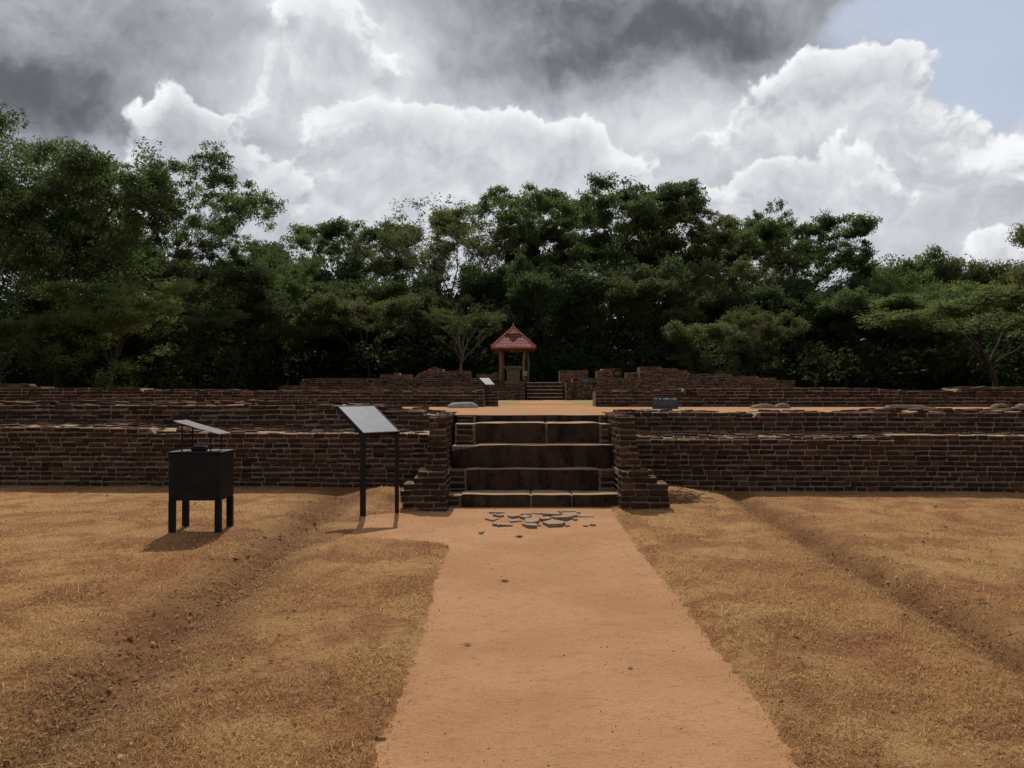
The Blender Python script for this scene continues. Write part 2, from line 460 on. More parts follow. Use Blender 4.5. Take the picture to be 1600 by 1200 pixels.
def info_face_mat():
    """engraved plate: a thin frame line and faint text columns in flat print"""
    m, nt, b, _ = new_mat('engraved grey plate'); P = obj_pos(nt)
    s = nt.nodes.new('ShaderNodeSeparateXYZ'); nt.links.new(P, s.inputs[0]); x, y = E(nt, s.outputs[0]), E(nt, s.outputs[1])
    n1 = noise(nt, P, 7, 5, .6)
    c = mixc(nt, n1.sstep(.35, .65), (.25, .258, .27), (.30, .31, .32))
    ax = (x.f('ABSOLUTE') - .275).f('ABSOLUTE'); ay = (y.f('ABSOLUTE') - .27).f('ABSOLUTE')
    line = (1.0 - ax.f('MINIMUM', ay).sstep(.002, .006)) * (1.0 - (x.f('ABSOLUTE') - .28).sstep(0, .01)) * (1.0 - (y.f('ABSOLUTE') - .275).sstep(0, .01))
    c = mixc(nt, line * .6, c, (.36, .365, .37))
    rows = (y * 42.).f('FRACT').sstep(.45, .6) * noise(nt, vmath(nt, 'MULTIPLY', P, (1., .3, 1.)), 60, 3, .7).sstep(.45, .55)
    inside = (1.0 - (x.f('ABSOLUTE') - .24).sstep(0, .01)) * (1.0 - (y.f('ABSOLUTE') - .21).sstep(0, .01))
    c = mixc(nt, rows * inside * .25, c, (.20, .20, .21))
    nt.links.new(c, b.inputs['Base Color']); b.inputs['Roughness'].default_value = .38
    b.inputs['Specular IOR Level'].default_value = .6; return m


M_INFO = info_face_mat()
# ------------------------------------------------------------------ ground
def wall_line(x): return 15.27 - 0.068 * (np.asarray(x) - 0.3)          # front face of the terrace wall


def path_left(y):
    y = np.asarray(y, float)
    base = -.60 - .012 * (y - 4) + .018 * np.sin(y * 1.3) + .05 * fbm(y * 1.6, y * 0 + 3.3, 5)
    s = np.clip((y - 9.7) / .75, 0, 1); s = s * s * (3 - 2 * s)
    e = np.clip((y - 12.05) / .6, 0, 1); e = e * e * (3 - 2 * e)
    return base - 1.25 * s * (1 - .62 * e) - .10 * s * (vnoise(y * 5, y * 0 + 2, 14) - .5)


def path_right(y):
    y = np.asarray(y, float)
    return 1.27 + .012 * (y - 4) + .015 * np.sin(y * .9 + 2) + .05 * fbm(y * 1.4, y * 0 + 8.1, 9)


def in_path(x, y, m=0.0): return (x > path_left(y) + m) & (x < path_right(y) - m) & (y < 13.2)


def height(x, y):
    x = np.asarray(x, float); y = np.asarray(y, float)
    h = .05 * fbm(x * .45, y * .45, 2) + .025 * fbm(x * 2.2, y * 2.2, 4, 3)
    dl = x + 2.0 + .05 * y + .12 * fbm(y * .8, x * 0, 6); dr = x - 2.82 - .045 * y + .08 * fbm(y * .8, x * 0 + 2, 7)
    fade = np.clip((15.2 - y) / 2.5, 0, 1)
    h = h - (.075 * np.exp(-(dl / .34) ** 2) + .06 * np.exp(-(dl / .12) ** 2) + .05 * np.exp(-(dl / .3) ** 2) * (vnoise(x * 7, y * 6, 55) - .5)) * fade - .17 * np.exp(-(dr / .16) ** 2) * fade + .045 * np.exp(-((dr + .42) / .3) ** 2) * fade
    edge = np.minimum(x - path_left(y), path_right(y) - x)
    p = np.clip(edge / .12 + .5, 0, 1) * np.clip((13.6 - y) / .3, 0, 1)
    h = h * (1 - .8 * p) - .028 * p
    h = h + .13 * np.exp(-(((x + 1.95) / .45) ** 2 + ((y - 14.2) / .7) ** 2)) - .12 * np.exp(-(((x + 1.75) / .16) ** 2 + ((y - 13.55) / .2) ** 2))
    h = h + .13 * np.exp(-(((x - 2.45) / .5) ** 2 + ((y - 14.3) / .6) ** 2)) - .12 * np.exp(-(((x - 2.4) / .22) ** 2 + ((y - 13.55) / .22) ** 2))
    h = h + .05 * np.exp(-(((x + 1.9) / .16) ** 2 + ((y - 11.7) / .16) ** 2)) + .03 * np.exp(-(((x + 1.52) / .14) ** 2 + ((y - 12.16) / .14) ** 2))
    near = np.clip((17 - y) / 1.5, 0, 1) * np.clip((26 - np.abs(x)) / 6, 0, 1)
    rise = np.clip((y - 17.2) / 1.4, 0, 1); rise = rise * rise * (3 - 2 * rise)
    return h * near + 1.16 * rise


def axis(pts):
    out = []
    for (a, b, st) in pts:
        n = max(1, int(round((b - a) / st))); out += list(np.linspace(a, b, n, endpoint=False))
    out.append(pts[-1][1]); return np.array(out)


gx = axis([(-1200, -200, 250), (-200, -40, 20), (-40, -11, 1.2), (-11, -4, .11), (-4, 4, .055), (4, 11, .11), (11, 40, 1.2), (40, 200, 20), (200, 1200, 250)])
gy = axis([(-300, -10, 60), (-10, 3, 1.0), (3, 9, .055), (9, 15.8, .08), (15.8, 20, .35), (20, 60, 4), (60, 200, 20), (200, 1800, 200)])


def grid_mesh(name, gx, gy, zf, keep=None):
    X, Y = np.meshgrid(gx, gy); Z = zf(X, Y); n = len(gx); mm = len(gy)
    idx = np.arange(n * mm).reshape(mm, n)
    q = np.stack([idx[:-1, :-1], idx[:-1, 1:], idx[1:, 1:], idx[1:, :-1]], -1).reshape(-1, 4)
    if keep is not None:
        cx = (X[:-1, :-1] + X[1:, 1:]) / 2; cy = (Y[:-1, :-1] + Y[1:, 1:]) / 2; q = q[keep(cx, cy).ravel()]
    v = np.stack([X, Y, Z], -1).reshape(-1, 3)
    used = np.unique(q); rm = -np.ones(len(v), int); rm[used] = np.arange(len(used))
    return np_mesh(name, v[used], rm[q])


tag(link_mesh('ground', grid_mesh('ground', gx, gy, height), M_SOIL, smooth=True), kind='structure')

# the sand path: a strip whose two edges wander
py_ = axis([(-8, 3, .5), (3, 13.3, .05)]); nx_ = 56
T = np.linspace(0, 1, nx_)
PX = path_left(py_)[:, None] * (1 - T) + path_right(py_)[:, None] * T
PX[:, 0] += .035 * (vnoise(py_ * 14, py_ * 0, 3) - .5) * 2; PX[:, -1] += .035 * (vnoise(py_ * 14, py_ * 0 + 5, 3) - .5) * 2
PY = np.repeat(py_[:, None], nx_, 1)
PZ = height(PX, PY) + .007 + .004 * fbm(PX * 6, PY * 6, 12, 3); PZ[:, 0] -= .012; PZ[:, -1] -= .012
ii = np.arange(PX.size).reshape(PX.shape)
pq = np.stack([ii[:-1, :-1], ii[:-1, 1:], ii[1:, 1:], ii[1:, :-1]], -1).reshape(-1, 4)
tag(link_mesh('path', np_mesh('path', np.stack([PX, PY, PZ], -1).reshape(-1, 3), pq), M_SAND, smooth=True), kind='structure')

# sandy floor of the terrace behind the walls
SAND_Z = 1.232
sx_ = axis([(-17, -4, .5), (-4, 5, .12), (5, 17, .5)]); sy_ = axis([(15.0, 20, .12), (20, 27.0, .4), (27.0, 27.04, .04), (27.04, 44, 1.0)])


def sand_z(x, y): return SAND_Z + .012 * fbm(x * 1.5, y * 1.5, 21) + .028 * (y > 27.02)


tag(link_mesh('terrace_sand', grid_mesh('terrace_sand', sx_, sy_, sand_z, lambda x, y: (y > wall_line(x) + 2.0) | ((x > -.98) & (x < 1.58) & (y > 15.05))), M_SAND, smooth=True), kind='structure')

# ------------------------------------------------------------------ bricks
def brick_variants(n=14):
    out = []
    for s in range(n):
        r = random.Random(100 + s); bm = bmesh.new(); bmesh.ops.create_cube(bm, size=1.0)
        for v in bm.verts:
            v.co.x += r.uniform(-.035, .02) * (1 if v.co.x > 0 else -1); v.co.z += r.uniform(-.10, .03) * (1 if v.co.z > 0 else -1)
            v.co.y += r.uniform(-.05, .02) * (1 if v.co.y > 0 else -1)
        # bevel in brick proportions so that worn corners stay round
        for v in bm.verts: v.co = Vector((v.co.x * .23, v.co.y * .16, v.co.z * .075))
        bmesh.ops.bevel(bm, geom=bm.edges, offset=r.uniform(.009, .015), segments=1, affect='EDGES')
        for v in bm.verts:
            v.co = Vector((v.co.x / .23 + r.uniform(-.008, .008), v.co.y / .16 + r.uniform(-.015, .015), v.co.z / .075 + r.uniform(-.03, .03)))
        me = bpy.data.meshes.new("brick"); bm.to_mesh(me)
        me.materials.append(M_BRICK)
        bmesh.ops.triangulate(bm, faces=bm.faces); bm.verts.index_update()
        out.append((me, np.array([v.co[:] for v in bm.verts]), np.array([[v.index for v in f.verts] for f in bm.faces])))
        bm.free()
    return out


BV = brick_variants()


def project(x, y, z):
    return 800 + F * x / y, HOR - F * (z - CH) / y


def in_frame(x, y, z, m=12):
    if y < 1: return False
    px, py = project(x, y, z); return -m < px < 1600 + m and -m < py < 1200 + m


class Wall:
    """a brick thing: collects bricks, writes the largest 300 as objects and the rest as one part"""
    def __init__(s, name, label, cat, group=None, loc=(0, 0, 0), limit=300, mat=None):
        s.root = empty(name, loc); tag(s.root, label, cat, group); s.b = []; s.mv = []; s.mf = []; s.loc = Vector(loc)
        s.limit = limit; s.fill = []; s.mat = mat or M_BRICKJ
    def brick(s, x, y, z, L, D, H, rz=0., tilt=(0., 0.), single=True):
        rec = (x, y, z, L, D, H, rz, tilt[0], tilt[1], rnd.randrange(len(BV)), rnd.random())
        (s.b if single else s.fill).append(rec)
    def mortar(s, vs, fs):
        k = len(s.mv); s.mv += [tuple(v) for v in vs]; s.mf += [tuple(i + k for i in f) for f in fs]
    def mbox(s, x0, x1, y0, y1, z0, z1):
        m = MB(); m.box(x0, x1, y0, y1, z0, z1); s.mortar(m.v, m.f)
    def finish(s):
        lx, ly, lz = s.loc
        vis = [r for r in s.b if in_frame(r[0], r[1], r[2])]; hid = [r for r in s.b if not in_frame(r[0], r[1], r[2])]
        vis.sort(key=lambda r: -(r[3] * r[5]) / r[1] ** 2)
        pick, rest = vis[:s.limit], vis[s.limit:] + hid + s.fill
        for r in pick:
            o = bpy.data.objects.new("brick", BV[r[9]][0]); C.objects.link(o); o.parent = s.root
            o.location = (r[0] - lx, r[1] - ly, r[2] - lz); o.scale = (r[3], r[4], r[5]); o.rotation_euler = (r[7], r[8], r[6])
        if rest:
            V, Fc, A = [], [], []; base = 0
            for r in rest:
                _, v, f = BV[r[9]]
                Mx = np.array(Euler((r[7], r[8], r[6])).to_matrix())
                w = (v * np.array([r[3], r[4], r[5]])) @ Mx.T + np.array([r[0] - lx, r[1] - ly, r[2] - lz])
                V.append(w); Fc.append(f + base); base += len(w); A.append(np.full(len(w), r[10]))
            o = link_mesh("brick_courses", np_mesh("brick_courses", np.vstack(V), np.vstack(Fc), np.concatenate(A)), s.mat, s.root)
            o['kind'] = 'stuff'
        if s.mf:
            vs = [(a - lx, b - ly, c - lz) for a, b, c in s.mv]
            me = bpy.data.meshes.new("mortar"); me.from_pydata(vs, [], s.mf); me.update()
            link_mesh("mortar", me, M_MORTAR, s.root)
        return s.root


def lay_face(W, x0, x1, line, z0, top, ch=.083, depth=.5, jit=1.0, blen=(.17, .29), single=True, seed=0, wave=.012, gap=.011, mdepth=None, step_in=0.0, minlen=.09):
    """courses of brick between x0 and x1 along y = line(x); top(x) is the ruin's broken top"""
    r = random.Random(seed); nmax = int((max(top(x0 + (x1 - x0) * i / 60) for i in range(61)) - z0) / ch + 1)
    ang = math.atan2(line(x1) - line(x0), x1 - x0)
    def wv(x, k): return wave * 2 * float(fbm(x * .55 + k * .33, k * .37 + seed, seed + 3, 3))
    for k in range(nmax):
        x = x0 + (r.uniform(-.1, 0)); zc = z0 + (k + .5) * ch
        while x < x1 - .02:
            L = r.uniform(*blen) * (1 if r.random() > .12 else .6)
            a, b = max(x, x0), min(x + L, x1)
            if x1 - b < minlen: b = x1
            xm = (a + b) / 2
            if b - a > .03 and zc + ch * .2 < top(xm):
                H = ch - gap + r.uniform(-.008, .007) * jit
                dy = r.uniform(-.009, .004) * jit; y = float(line(xm)) + .087 + dy + step_in * k
                W.brick(xm, y, zc + wv(xm, k) + r.uniform(-.004, .004) * jit, (b - a) - gap + r.uniform(-.005, .004), .18, H, ang + r.uniform(-.02, .02) * jit,
                        (r.uniform(-.03, .03) * jit, r.uniform(-.022, .022) * jit), single)
            x = b if b < x1 else x1 + 1
    # the mortar body, its top follows the highest course left standing
    n = max(2, int((x1 - x0) / .07)); xs = np.linspace(x0 + .006, x1 - .006, n); D = mdepth or depth; vs = []; fs = []
    for i, x in enumerate(xs):
        k = 0
        while z0 + (k + .5) * ch + ch * .2 < top(x) and k < nmax: k += 1
        zt = z0 + k * ch - gap * .9 + wv(x, max(0, k - 1)) - .004; y = float(line(x)) + .013; zt = max(zt, z0 + .01)
        vs += [(x, y + step_in * 0, z0 - .15), (x, y + step_in * k, zt), (x, y + D, zt), (x, y + D, z0 - .15)]
    for i in range(n - 1):
        a = i * 4
        for j in range(3): fs.append((a + j, a + j + 4, a + j + 5, a + j + 1))
    fs.append((0, 1, 2, 3)); fs.append(tuple((n - 1) * 4 + j for j in (3, 2, 1, 0)))
    W.mortar(vs, fs)


def lay_top(W, x0, x1, line, d0, d1, zf, seed=0, size=(.17, .27), row=.15, jit=1.0, H=.08, skip=.06, rough=.012):
    """a worn brick-paved ledge seen from above: rows of bricks from depth d0 to d1 behind the line"""
    r = random.Random(seed); d = d0; ang = math.atan2(line(x1) - line(x0), x1 - x0)
    while d < d1 - .04:
        x = x0 + r.uniform(-.15, 0)
        while x < x1:
            L = r.uniform(*size); a, b = max(x, x0), min(x + L, x1); xm = (a + b) / 2
            if b - a > .05 and r.random() > skip:
                W.brick(xm, float(line(xm)) + d + row / 2, zf(xm, d) - H / 2 + r.uniform(-rough, rough) * jit, b - a - .012, row - .014, H, ang + r.uniform(-.05, .05) * jit,
                        (r.uniform(-.06, .06) * jit, r.uniform(-.05, .05) * jit), False)
            x += L
        d += row
    # mortar bed under the rows
    nx = max(2, int((x1 - x0) / .12)); nd = max(2, int((d1 - d0) / .12)); vs = []; fs = []
    for i in range(nx + 1):
        x = x0 + .004 + (x1 - x0 - .008) * i / nx
        for j in range(nd + 1):
            dd = d0 + (d1 - d0) * j / nd; vs.append((x, float(line(x)) + dd, zf(x, dd) - .030 + .012 * float(vnoise(x * 9, dd * 9, seed))))
    for i in range(nx):
        for j in range(nd):
            a = i * (nd + 1) + j; fs.append((a, a + nd + 1, a + nd + 2, a + 1))
    W.mortar(vs, fs)


def prof(pts, amp=0., seed=0, fr=1.2, step=.083):
    xs = [p[0] for p in pts]; zs = [p[1] for p in pts]
    def f(x): return float(np.interp(x, xs, zs) + amp * 2 * fbm(x * fr, 0.3 + seed, seed))
    return f


wl = lambda x: float(wall_line(x))
# --- lower terrace wall, right of the stairs
topR = prof([(1.8, .88), (2.6, .86), (8, .90), (13, .90)], .025, 3)
W = Wall('brick_wall', 'long lower tier of the dark brick terrace wall right of the stairs, standing on the dry grass', 'brick wall', loc=(7.4, 14.8, 0))
lay_face(W, 1.9, 13.0, wl, 0.0, topR, seed=11, depth=1.3)
lay_top(W, 1.9, 13.0, wl, .16, 1.05, lambda x, d: topR(x) - .02 + .075 * max(0, d - .1) / .9, seed=12)
W.finish()
# --- lower terrace wall, left
topL = prof([(-13, 1.0), (-8.5, 1.0), (-7.2, 1.01), (-6, .96), (-4, .92), (-2.2, .90), (-1.2, .90)], .03, 4)
W = Wall('brick_wall', 'long lower tier of the dark brick terrace wall left of the stairs, behind the black metal box', 'brick wall', loc=(-7.2, 15.8, 0))
lay_face(W, -13.0, -1.27, wl, 0.0, topL, seed=21, depth=1.3, jit=1.3, wave=.018)
lay_top(W, -13.0, -1.27, wl, .16, 1.0, lambda x, d: topL(x) - .02 + .09 * max(0, d - .1) / .9, seed=22, jit=1.5)
W.finish()
# --- upper tier, set back by a ledge
wl2 = lambda x: float(wall_line(x)) + 1.0
topR2 = prof([(1.8, 1.27), (4, 1.24), (5.6, 1.26), (7, 1.30), (13, 1.32)], .03, 5)
W = Wall('brick_wall', 'low upper tier of the brick terrace wall right of the stairs, set back above its lower ledge', 'brick wall', loc=(7.4, 15.8, .95))
lay_face(W, 1.86, 13.0, wl2, .93, topR2, seed=31, depth=1.1, ch=.082, blen=(.18, .30))
lay_top(W, 1.86, 13.0, wl2, .16, 1.05, lambda x, d: topR2(x) - .02 + .035 * d, seed=32, jit=1.4, rough=.018)
W.finish()
topL2 = prof([(-13, 1.40), (-8.9, 1.39), (-7, 1.37), (-5, 1.40), (-3.4, 1.38), (-2.5, 1.36), (-2.2, 1.30), (-1.7, 1.27), (-1.2, 1.25)], .045, 6)
W = Wall('brick_wall', 'broken upper tier of the brick terrace wall left of the stairs, uneven and higher than its neighbour', 'brick wall', loc=(-7.2, 16.8, .95))
lay_face(W, -13.0, -1.24, wl2, .94, topL2, seed=41, depth=1.1, jit=1.9, wave=.03, blen=(.20, .34), ch=.086)
lay_top(W, -13.0, -1.24, wl2, .16, 1.15, lambda x, d: topL2(x) - .03 + .03 * d, seed=42, jit=2.2, rough=.03, size=(.2, .34))
W.finish()

# --- inner walls across the sandy terrace
in_line = lambda x: 23.6 - .02 * x
topI = prof([(2.1, 1.66), (4.2, 1.67), (5.2, 1.71), (8.8, 1.72), (10.4, 1.64), (11.2, 1.65), (11.3, 1.74), (16, 1.75)], .02, 7)
W = Wall('brick_wall', 'inner brick wall on the sandy terrace, right of the far steps and behind the small black notice board', 'brick wall', loc=(8.5, 23.6, 1.2))
lay_face(W, 2.13, 16.0, in_line, 1.20, topI, seed=51, depth=.9, jit=1.6, ch=.085, blen=(.20, .36), wave=.02)
lay_top(W, 2.13, 16.0, in_line, .17, .9, lambda x, d: topI(x) - .01, seed=52, jit=1.5)
W.finish()
topI2 = prof([(-16, 1.70), (-11.5, 1.70), (-9, 1.67), (-7.4, 1.67), (-6, 1.65), (-3, 1.64), (-.4, 1.64)], .02, 8)
W = Wall('brick_wall', 'inner brick wall on the sandy terrace, left of the far steps and ending beside the domed pale stone', 'brick wall', loc=(-7.5, 23.6, 1.2))
lay_face(W, -16.0, -.72, in_line, 1.20, topI2, seed=61, depth=.9, jit=1.3, ch=.085, blen=(.20, .36), wave=.02)
lay_face(W, -.72, -.36, lambda x: 24.2, 1.20, lambda x: 1.64, seed=63, depth=.5, ch=.085, single=True)
lay_top(W, -16.0, -.72, in_line, .17, .95, lambda x, d: topI2(x) - .01, seed=62, jit=1.4)
W.finish()
# a flight of low rubble left, beyond the inner wall
W = Wall('rubble_wall', 'low heap of red brick rubble beyond the inner wall at the far left', 'brick rubble', loc=(-15, 27.5, 1.2), limit=0, mat=M_BRICKR)
lay_face(W, -18, -13.6, lambda x: 27.5, 1.2, prof([(-18, 1.84), (-14.6, 1.86), (-13.6, 1.7)], .05, 9), seed=64, depth=.8, jit=2.2, single=False)
W.finish()

# --- far platform with its own stairs (about 40 m away)
FP = 40.0


def far_wall(name, label, x0, x1, y, z0, top, seed, mat=None, ch=.085, jit=1.8, depth=1.5, cat='brick wall'):
    Wf = Wall(name, label, cat, loc=((x0 + x1) / 2, y, z0), limit=0, mat=mat)
    lay_face(Wf, x0, x1, lambda x: y, z0, top, seed=seed, depth=depth, jit=jit, ch=ch, single=False, blen=(.2, .34), gap=.015)
    return Wf


far_wall('platform_wall', 'far platform wall left of the far steps, lower tier behind the inner wall', -10.1, -1.0, FP, 1.2, prof([(-10.1, 1.86), (-9.2, 1.92), (-1, 1.93)], .02, 70), 71).finish()
far_wall('platform_wall', 'far platform wall left of the far steps, upper tier set back above the lower one', -9.4, -1.1, FP + .9, 1.8, prof([(-9.4, 2.18), (-8.7, 2.28), (-1.1, 2.25)], .02, 72), 73).finish()
far_wall('platform_wall', 'dark stretch of far platform wall below the tiled shelter', -.98, .42, FP - .3, 1.2, prof([(-1, 2.0), (.42, 1.98)], .03, 74), 75).finish()
far_wall('platform_wall', 'far platform wall right of the far steps, with a tiny blue board on it', 2.62, 12.2, FP - .2, 1.2, prof([(2.6, 2.2), (3.6, 2.22), (8, 2.26), (10.5, 2.22), (12.2, 2.16)], .02, 76), 77).finish()
for i, (x0, x1, y, pr, lab) in enumerate([
        (-6.0, -4.6, 42.0, [(-6, 2.4), (-5.2, 2.5), (-4.6, 2.4)], 'small stub of red brick left of centre on the far platform'),
        (-4.5, -1.9, 42.5, [(-4.5, 2.35), (-4.0, 2.62), (-3.6, 2.75), (-3.3, 2.72), (-3.1, 2.6), (-1.9, 2.6)], 'stepped heap of red brick on the far platform, peaked near its left end'),
        (-1.6, -.65, 41.6, [(-1.6, 2.4), (-.65, 2.5)], 'low red brick stub just left of the tiled shelter'),
        (2.15, 3.45, 41.8, [(2.15, 2.62), (3.45, 2.64)], 'square red brick stub just right of the far steps'),
        (3.85, 4.95, 41.8, [(3.85, 2.62), (4.6, 2.70), (4.95, 2.66)], 'red brick stub with a round hollow at its right end'),
        (5.2, 5.7, 41.9, [(5.2, 2.5), (5.7, 2.55)], 'narrow low red brick stub between two larger ones'),
        (5.75, 7.9, 41.6, [(5.75, 2.78), (6.6, 2.76), (7.4, 2.66), (7.9, 2.55)], 'largest red brick stub on the far platform, sloping down to the right'),
        (8.0, 12.0, 41.9, [(8, 2.5), (9.5, 2.42), (12, 2.25)], 'long low red brick remnant at the right of the far platform')]):
    Wf = far_wall('brick_stub', lab, x0, x1, y, 2.0, prof(pr, .04, 80 + i), 90 + i, M_BRICKR, jit=2.0, depth=.9, cat='brick stub')
    if 'hollow' in lab:
        m = MB(); pts = [(4.78 - 3.85 - .55 + .19 * math.cos(a), -.03, .46 + .17 * math.sin(a)) for a in [k * math.pi / 8 for k in range(17)]]
        m.tube(pts, .035, 6, False); m.build('arch_ring', M_BRICKR, Wf.root)
    Wf.finish()
# floor of the far platform
m = MB(); m.box(-10.0, .58, FP + .25, 47, 1.0, 1.90); m.box(.58, 2.30, 41.6, 47, 1.0, 1.90); m.box(2.30, 12.1, FP + .25, 47, 1.0, 1.90); tag(m.build('far_platform', M_SOIL), kind='structure')

# far steps
st = empty('far_stairs', (1.44, 40.0, 1.24)); tag(st, 'small flight of five red-brown steps climbing the far platform', 'stairs')
for k in range(5):
    m = MB(); v, f = rounded(.80, .22 + (.0), .078, .012, (8, 2, 2), .004, 50 + k); m.add([(a, b + .25 + k * .27, c + .078 + k * .16) for a, b, c in v], f)
    so_ = m.build('step', M_STEP, st)
    m = MB(); m.box(-.79, .79, .235 - .22 + k * .27, .262 - .22 + k * .27, .138 + k * .16, .166 + k * .16); m.build('lit_edge', M_LIT_EDGE, st)  # pale strip added on each riser to draw its lit edge
m = MB(); m.box(-.80, .80, .32, 1.9, -.1, .08); m.box(-.80, .80, .6, 1.9, .08, .24); m.box(-.8, .8, .88, 1.9, .24, .40); m.box(-.8, .8, 1.14, 1.9, .40, .56); m.build('stair_core', M_MORTAR, st)
for sx, lab in ((.30, 'left'), (2.32, 'right')):
    W = Wall('stair_pier', f'narrow pale-blotched brick pier at the {lab} side of the far steps', 'brick pier', 'piers of the far steps', loc=(sx + .13, 39.6, 1.2), limit=0)
    lay_face(W, sx, sx + .26, lambda x: 39.55, 1.2, lambda x: 2.02, seed=int(sx * 100), depth=1.0, single=False, jit=2, blen=(.12, .2)); W.finish()

# ------------------------------------------------------------------ stone stairs in front
st = empty('stone_stairs', (.3, 13.05, 0)); tag(st, 'flight of five broad dark stone steps between two brick piers, sand-dusted treads', 'stairs')
STEPS = [(13.05, -.14, .163, -.935, 1.53), (13.56, .10, .473, -.915, 1.525), (13.90, .42, .811, -.905, 1.515), (14.34, .76, 1.128, -.885, 1.505), (14.97, 1.08, 1.236, -.88, 1.50)]
X = lambda px, d: (px - 800) * d / F
SL = [[('s', 720, 829), ('s', 830, 893), ('s', 894, 968)], [('s', 729, 936)], [('c', 706, 963)], [('s', 742, 853), ('s', 854.6, 937)], [('s', 743, 936)]]
BR = [[(700, 718)], [(703, 727), (938, 965)], [], [(713, 740), (939, 960)], [(713, 741), (938, 961)]]
for k, (y, zb, zt, xa, xb) in enumerate(STEPS):
    for kind, pa, pb in SL[k]:
        a, b = X(pa, y), X(pb, y); hy = .42 if k < 4 else .3
        v, f = rounded((b - a) / 2, hy, (zt - zb) / 2, .022, (max(4, int((b - a) / .08)), 5, 5), .013, 7 * k + int(pa), 2.6)
        if kind == 'c':                                # its upper left corner is broken off
            v = [(p[0], p[1], p[2] - .085 * max(0, 1 - (p[0] + (b - a) / 2) / .42) * (1 if p[2] > 0.05 else 0)) for p in v]
        m = MB(); m.add([(p[0] + (a + b) / 2 - .3, p[1] + y + hy - 13.05, p[2] + (zt + zb) / 2) for p in v], f)
        m.build('stone_block', M_STEP, st)
    for pa, pb in BR[k]:
        a, b = X(pa, y), X(pb, y); n = max(1, round((zt - max(zb, 0)) / .085)); z = max(zb, 0.0); hh = (zt - .012 - z) / n
        for i in range(n):
            o = bpy.data.objects.new('brick', BV[rnd.randrange(len(BV))][0]); C.objects.link(o); o.parent = st
            o.location = ((a + b) / 2 - .3, y + .13 - 13.05 + rnd.uniform(-.008, .01), z + (i + .5) * hh); o.scale = (b - a - .01, .26, hh - .012); o.rotation_euler = (0, rnd.uniform(-.02, .02), rnd.uniform(-.02, .02))
m = MB()
for (y, zb, zt, xa, xb) in STEPS: m.box(xa - .3, xb - .3, y + .022 - 13.05, y + .5 - 13.05, zb - .05, zt - .02)
m.build('mortar', M_MORTAR, st)

# ------------------------------------------------------------------ brick piers either side of the stairs


def pier(label, xin, sgn, seed, lowout, upout, tops):
    """xin: the face next to the stairs; sgn -1 for the pier to the left"""
    r = random.Random(seed)
    W = Wall('brick_pier', label, 'brick pier', loc=(xin + sgn * .3, 12.9, 0), limit=300)
    def course(xa, xb, ya, yb, z, H):
        """one solid course: bricks along the front, both flanks, and the top when it shows"""
        W.mbox(min(xa, xb) + .014, max(xa, xb) - .014, ya + .016, yb, z - .09, z + H - .012)
        x0, x1 = min(xa, xb), max(xa, xb); x = x0 - r.uniform(0, .1)
        while x < x1 - .03:
            L = r.uniform(.17, .28); a, b = max(x, x0), min(x + L, x1)
            if x1 - b < .08: b = x1
            if b - a > .03: W.brick((a + b) / 2, ya + .070 + r.uniform(-.012, .006), z + H / 2 + r.uniform(-.005, .005), b - a - .012, .15, H - .012 + r.uniform(-.006, .006), r.uniform(-.04, .04), (r.uniform(-.04, .04), r.uniform(-.03, .03)))
            x = b if b < x1 else 99
        for xs, s_ in ((x0, 1), (x1, -1)):
            yy = ya + .15
            while yy < yb - .04:
                L = min(r.uniform(.17, .28), yb - yy)
                W.brick(xs + s_ * .06 + r.uniform(-.008, .008), yy + L / 2, z + H / 2 + r.uniform(-.005, .005), L - .012, .12, H - .012, math.pi / 2 + r.uniform(-.03, .03), (0, r.uniform(-.03, .03)), False)
                yy += L
    def cap(xa, xb, ya, yb, z):
        x0, x1 = min(xa, xb), max(xa, xb); yy = ya + .16
        while yy < yb:
            x = x0 + .03
            while x < x1 - .06:
                L = min(r.uniform(.14, .24), x1 - x - .02); W.brick(x + L / 2, yy + .07, z - .03 + r.uniform(-.012, .012), L - .012, .13, .07, r.uniform(-.1, .1), (r.uniform(-.06, .06), r.uniform(-.06, .06)), False); x += L
            yy += .14
    z = -.06; k = 0; H = .083
    while z < tops[0]:
        cut = 0.0
        out = xin + sgn * (lowout - (.0 if z < .26 else (z - .26) * 1.35) + r.uniform(-.03, .03))
        course(xin + sgn * .004 * k, out, 12.58 + .006 * k, 13.1, z, H); z += H; k += 1
    cap(xin + sgn * .02, xin + sgn * (lowout - .17), 12.62, 12.95, z + .004)
    z2 = z; k2 = 0
    zz = .0
    while zz < tops[1] - .02:
        out = xin + sgn * (upout - .004 * k2 + r.uniform(-.012, .012)); stepin = .012 * k2
        ya = 12.88 + max(0, (zz - .4)) * .55
        course(xin + sgn * (.012 + .0035 * k2), out, ya, 15.32, zz, H) if zz > z2 - .1 else W.mbox(min(xin + sgn * .03, out), max(xin + sgn * .03, out), 13.1, 15.3, zz - .05, zz + H)
        zz += H; k2 += 1
    cap(xin + sgn * .03, xin + sgn * upout, 13.30, 15.3, zz + .004)
    return W.finish()


pier('stepped brick pier at the left edge of the stone stairs, nearest the slanted sign', -.885, -1, 5, .62, .36, (.46, 1.20))
pier('stepped brick pier at the right edge of the stairs, beside a heap of dry twigs', 1.475, 1, 6, .66, .36, (.46, 1.20))


# ------------------------------------------------------------------ broken flagstones at the foot of the stairs
def ground_at(px, py, z=0.0):
    d = (CH - z) * F / (py - HOR); return (px - 800) * d / F, d


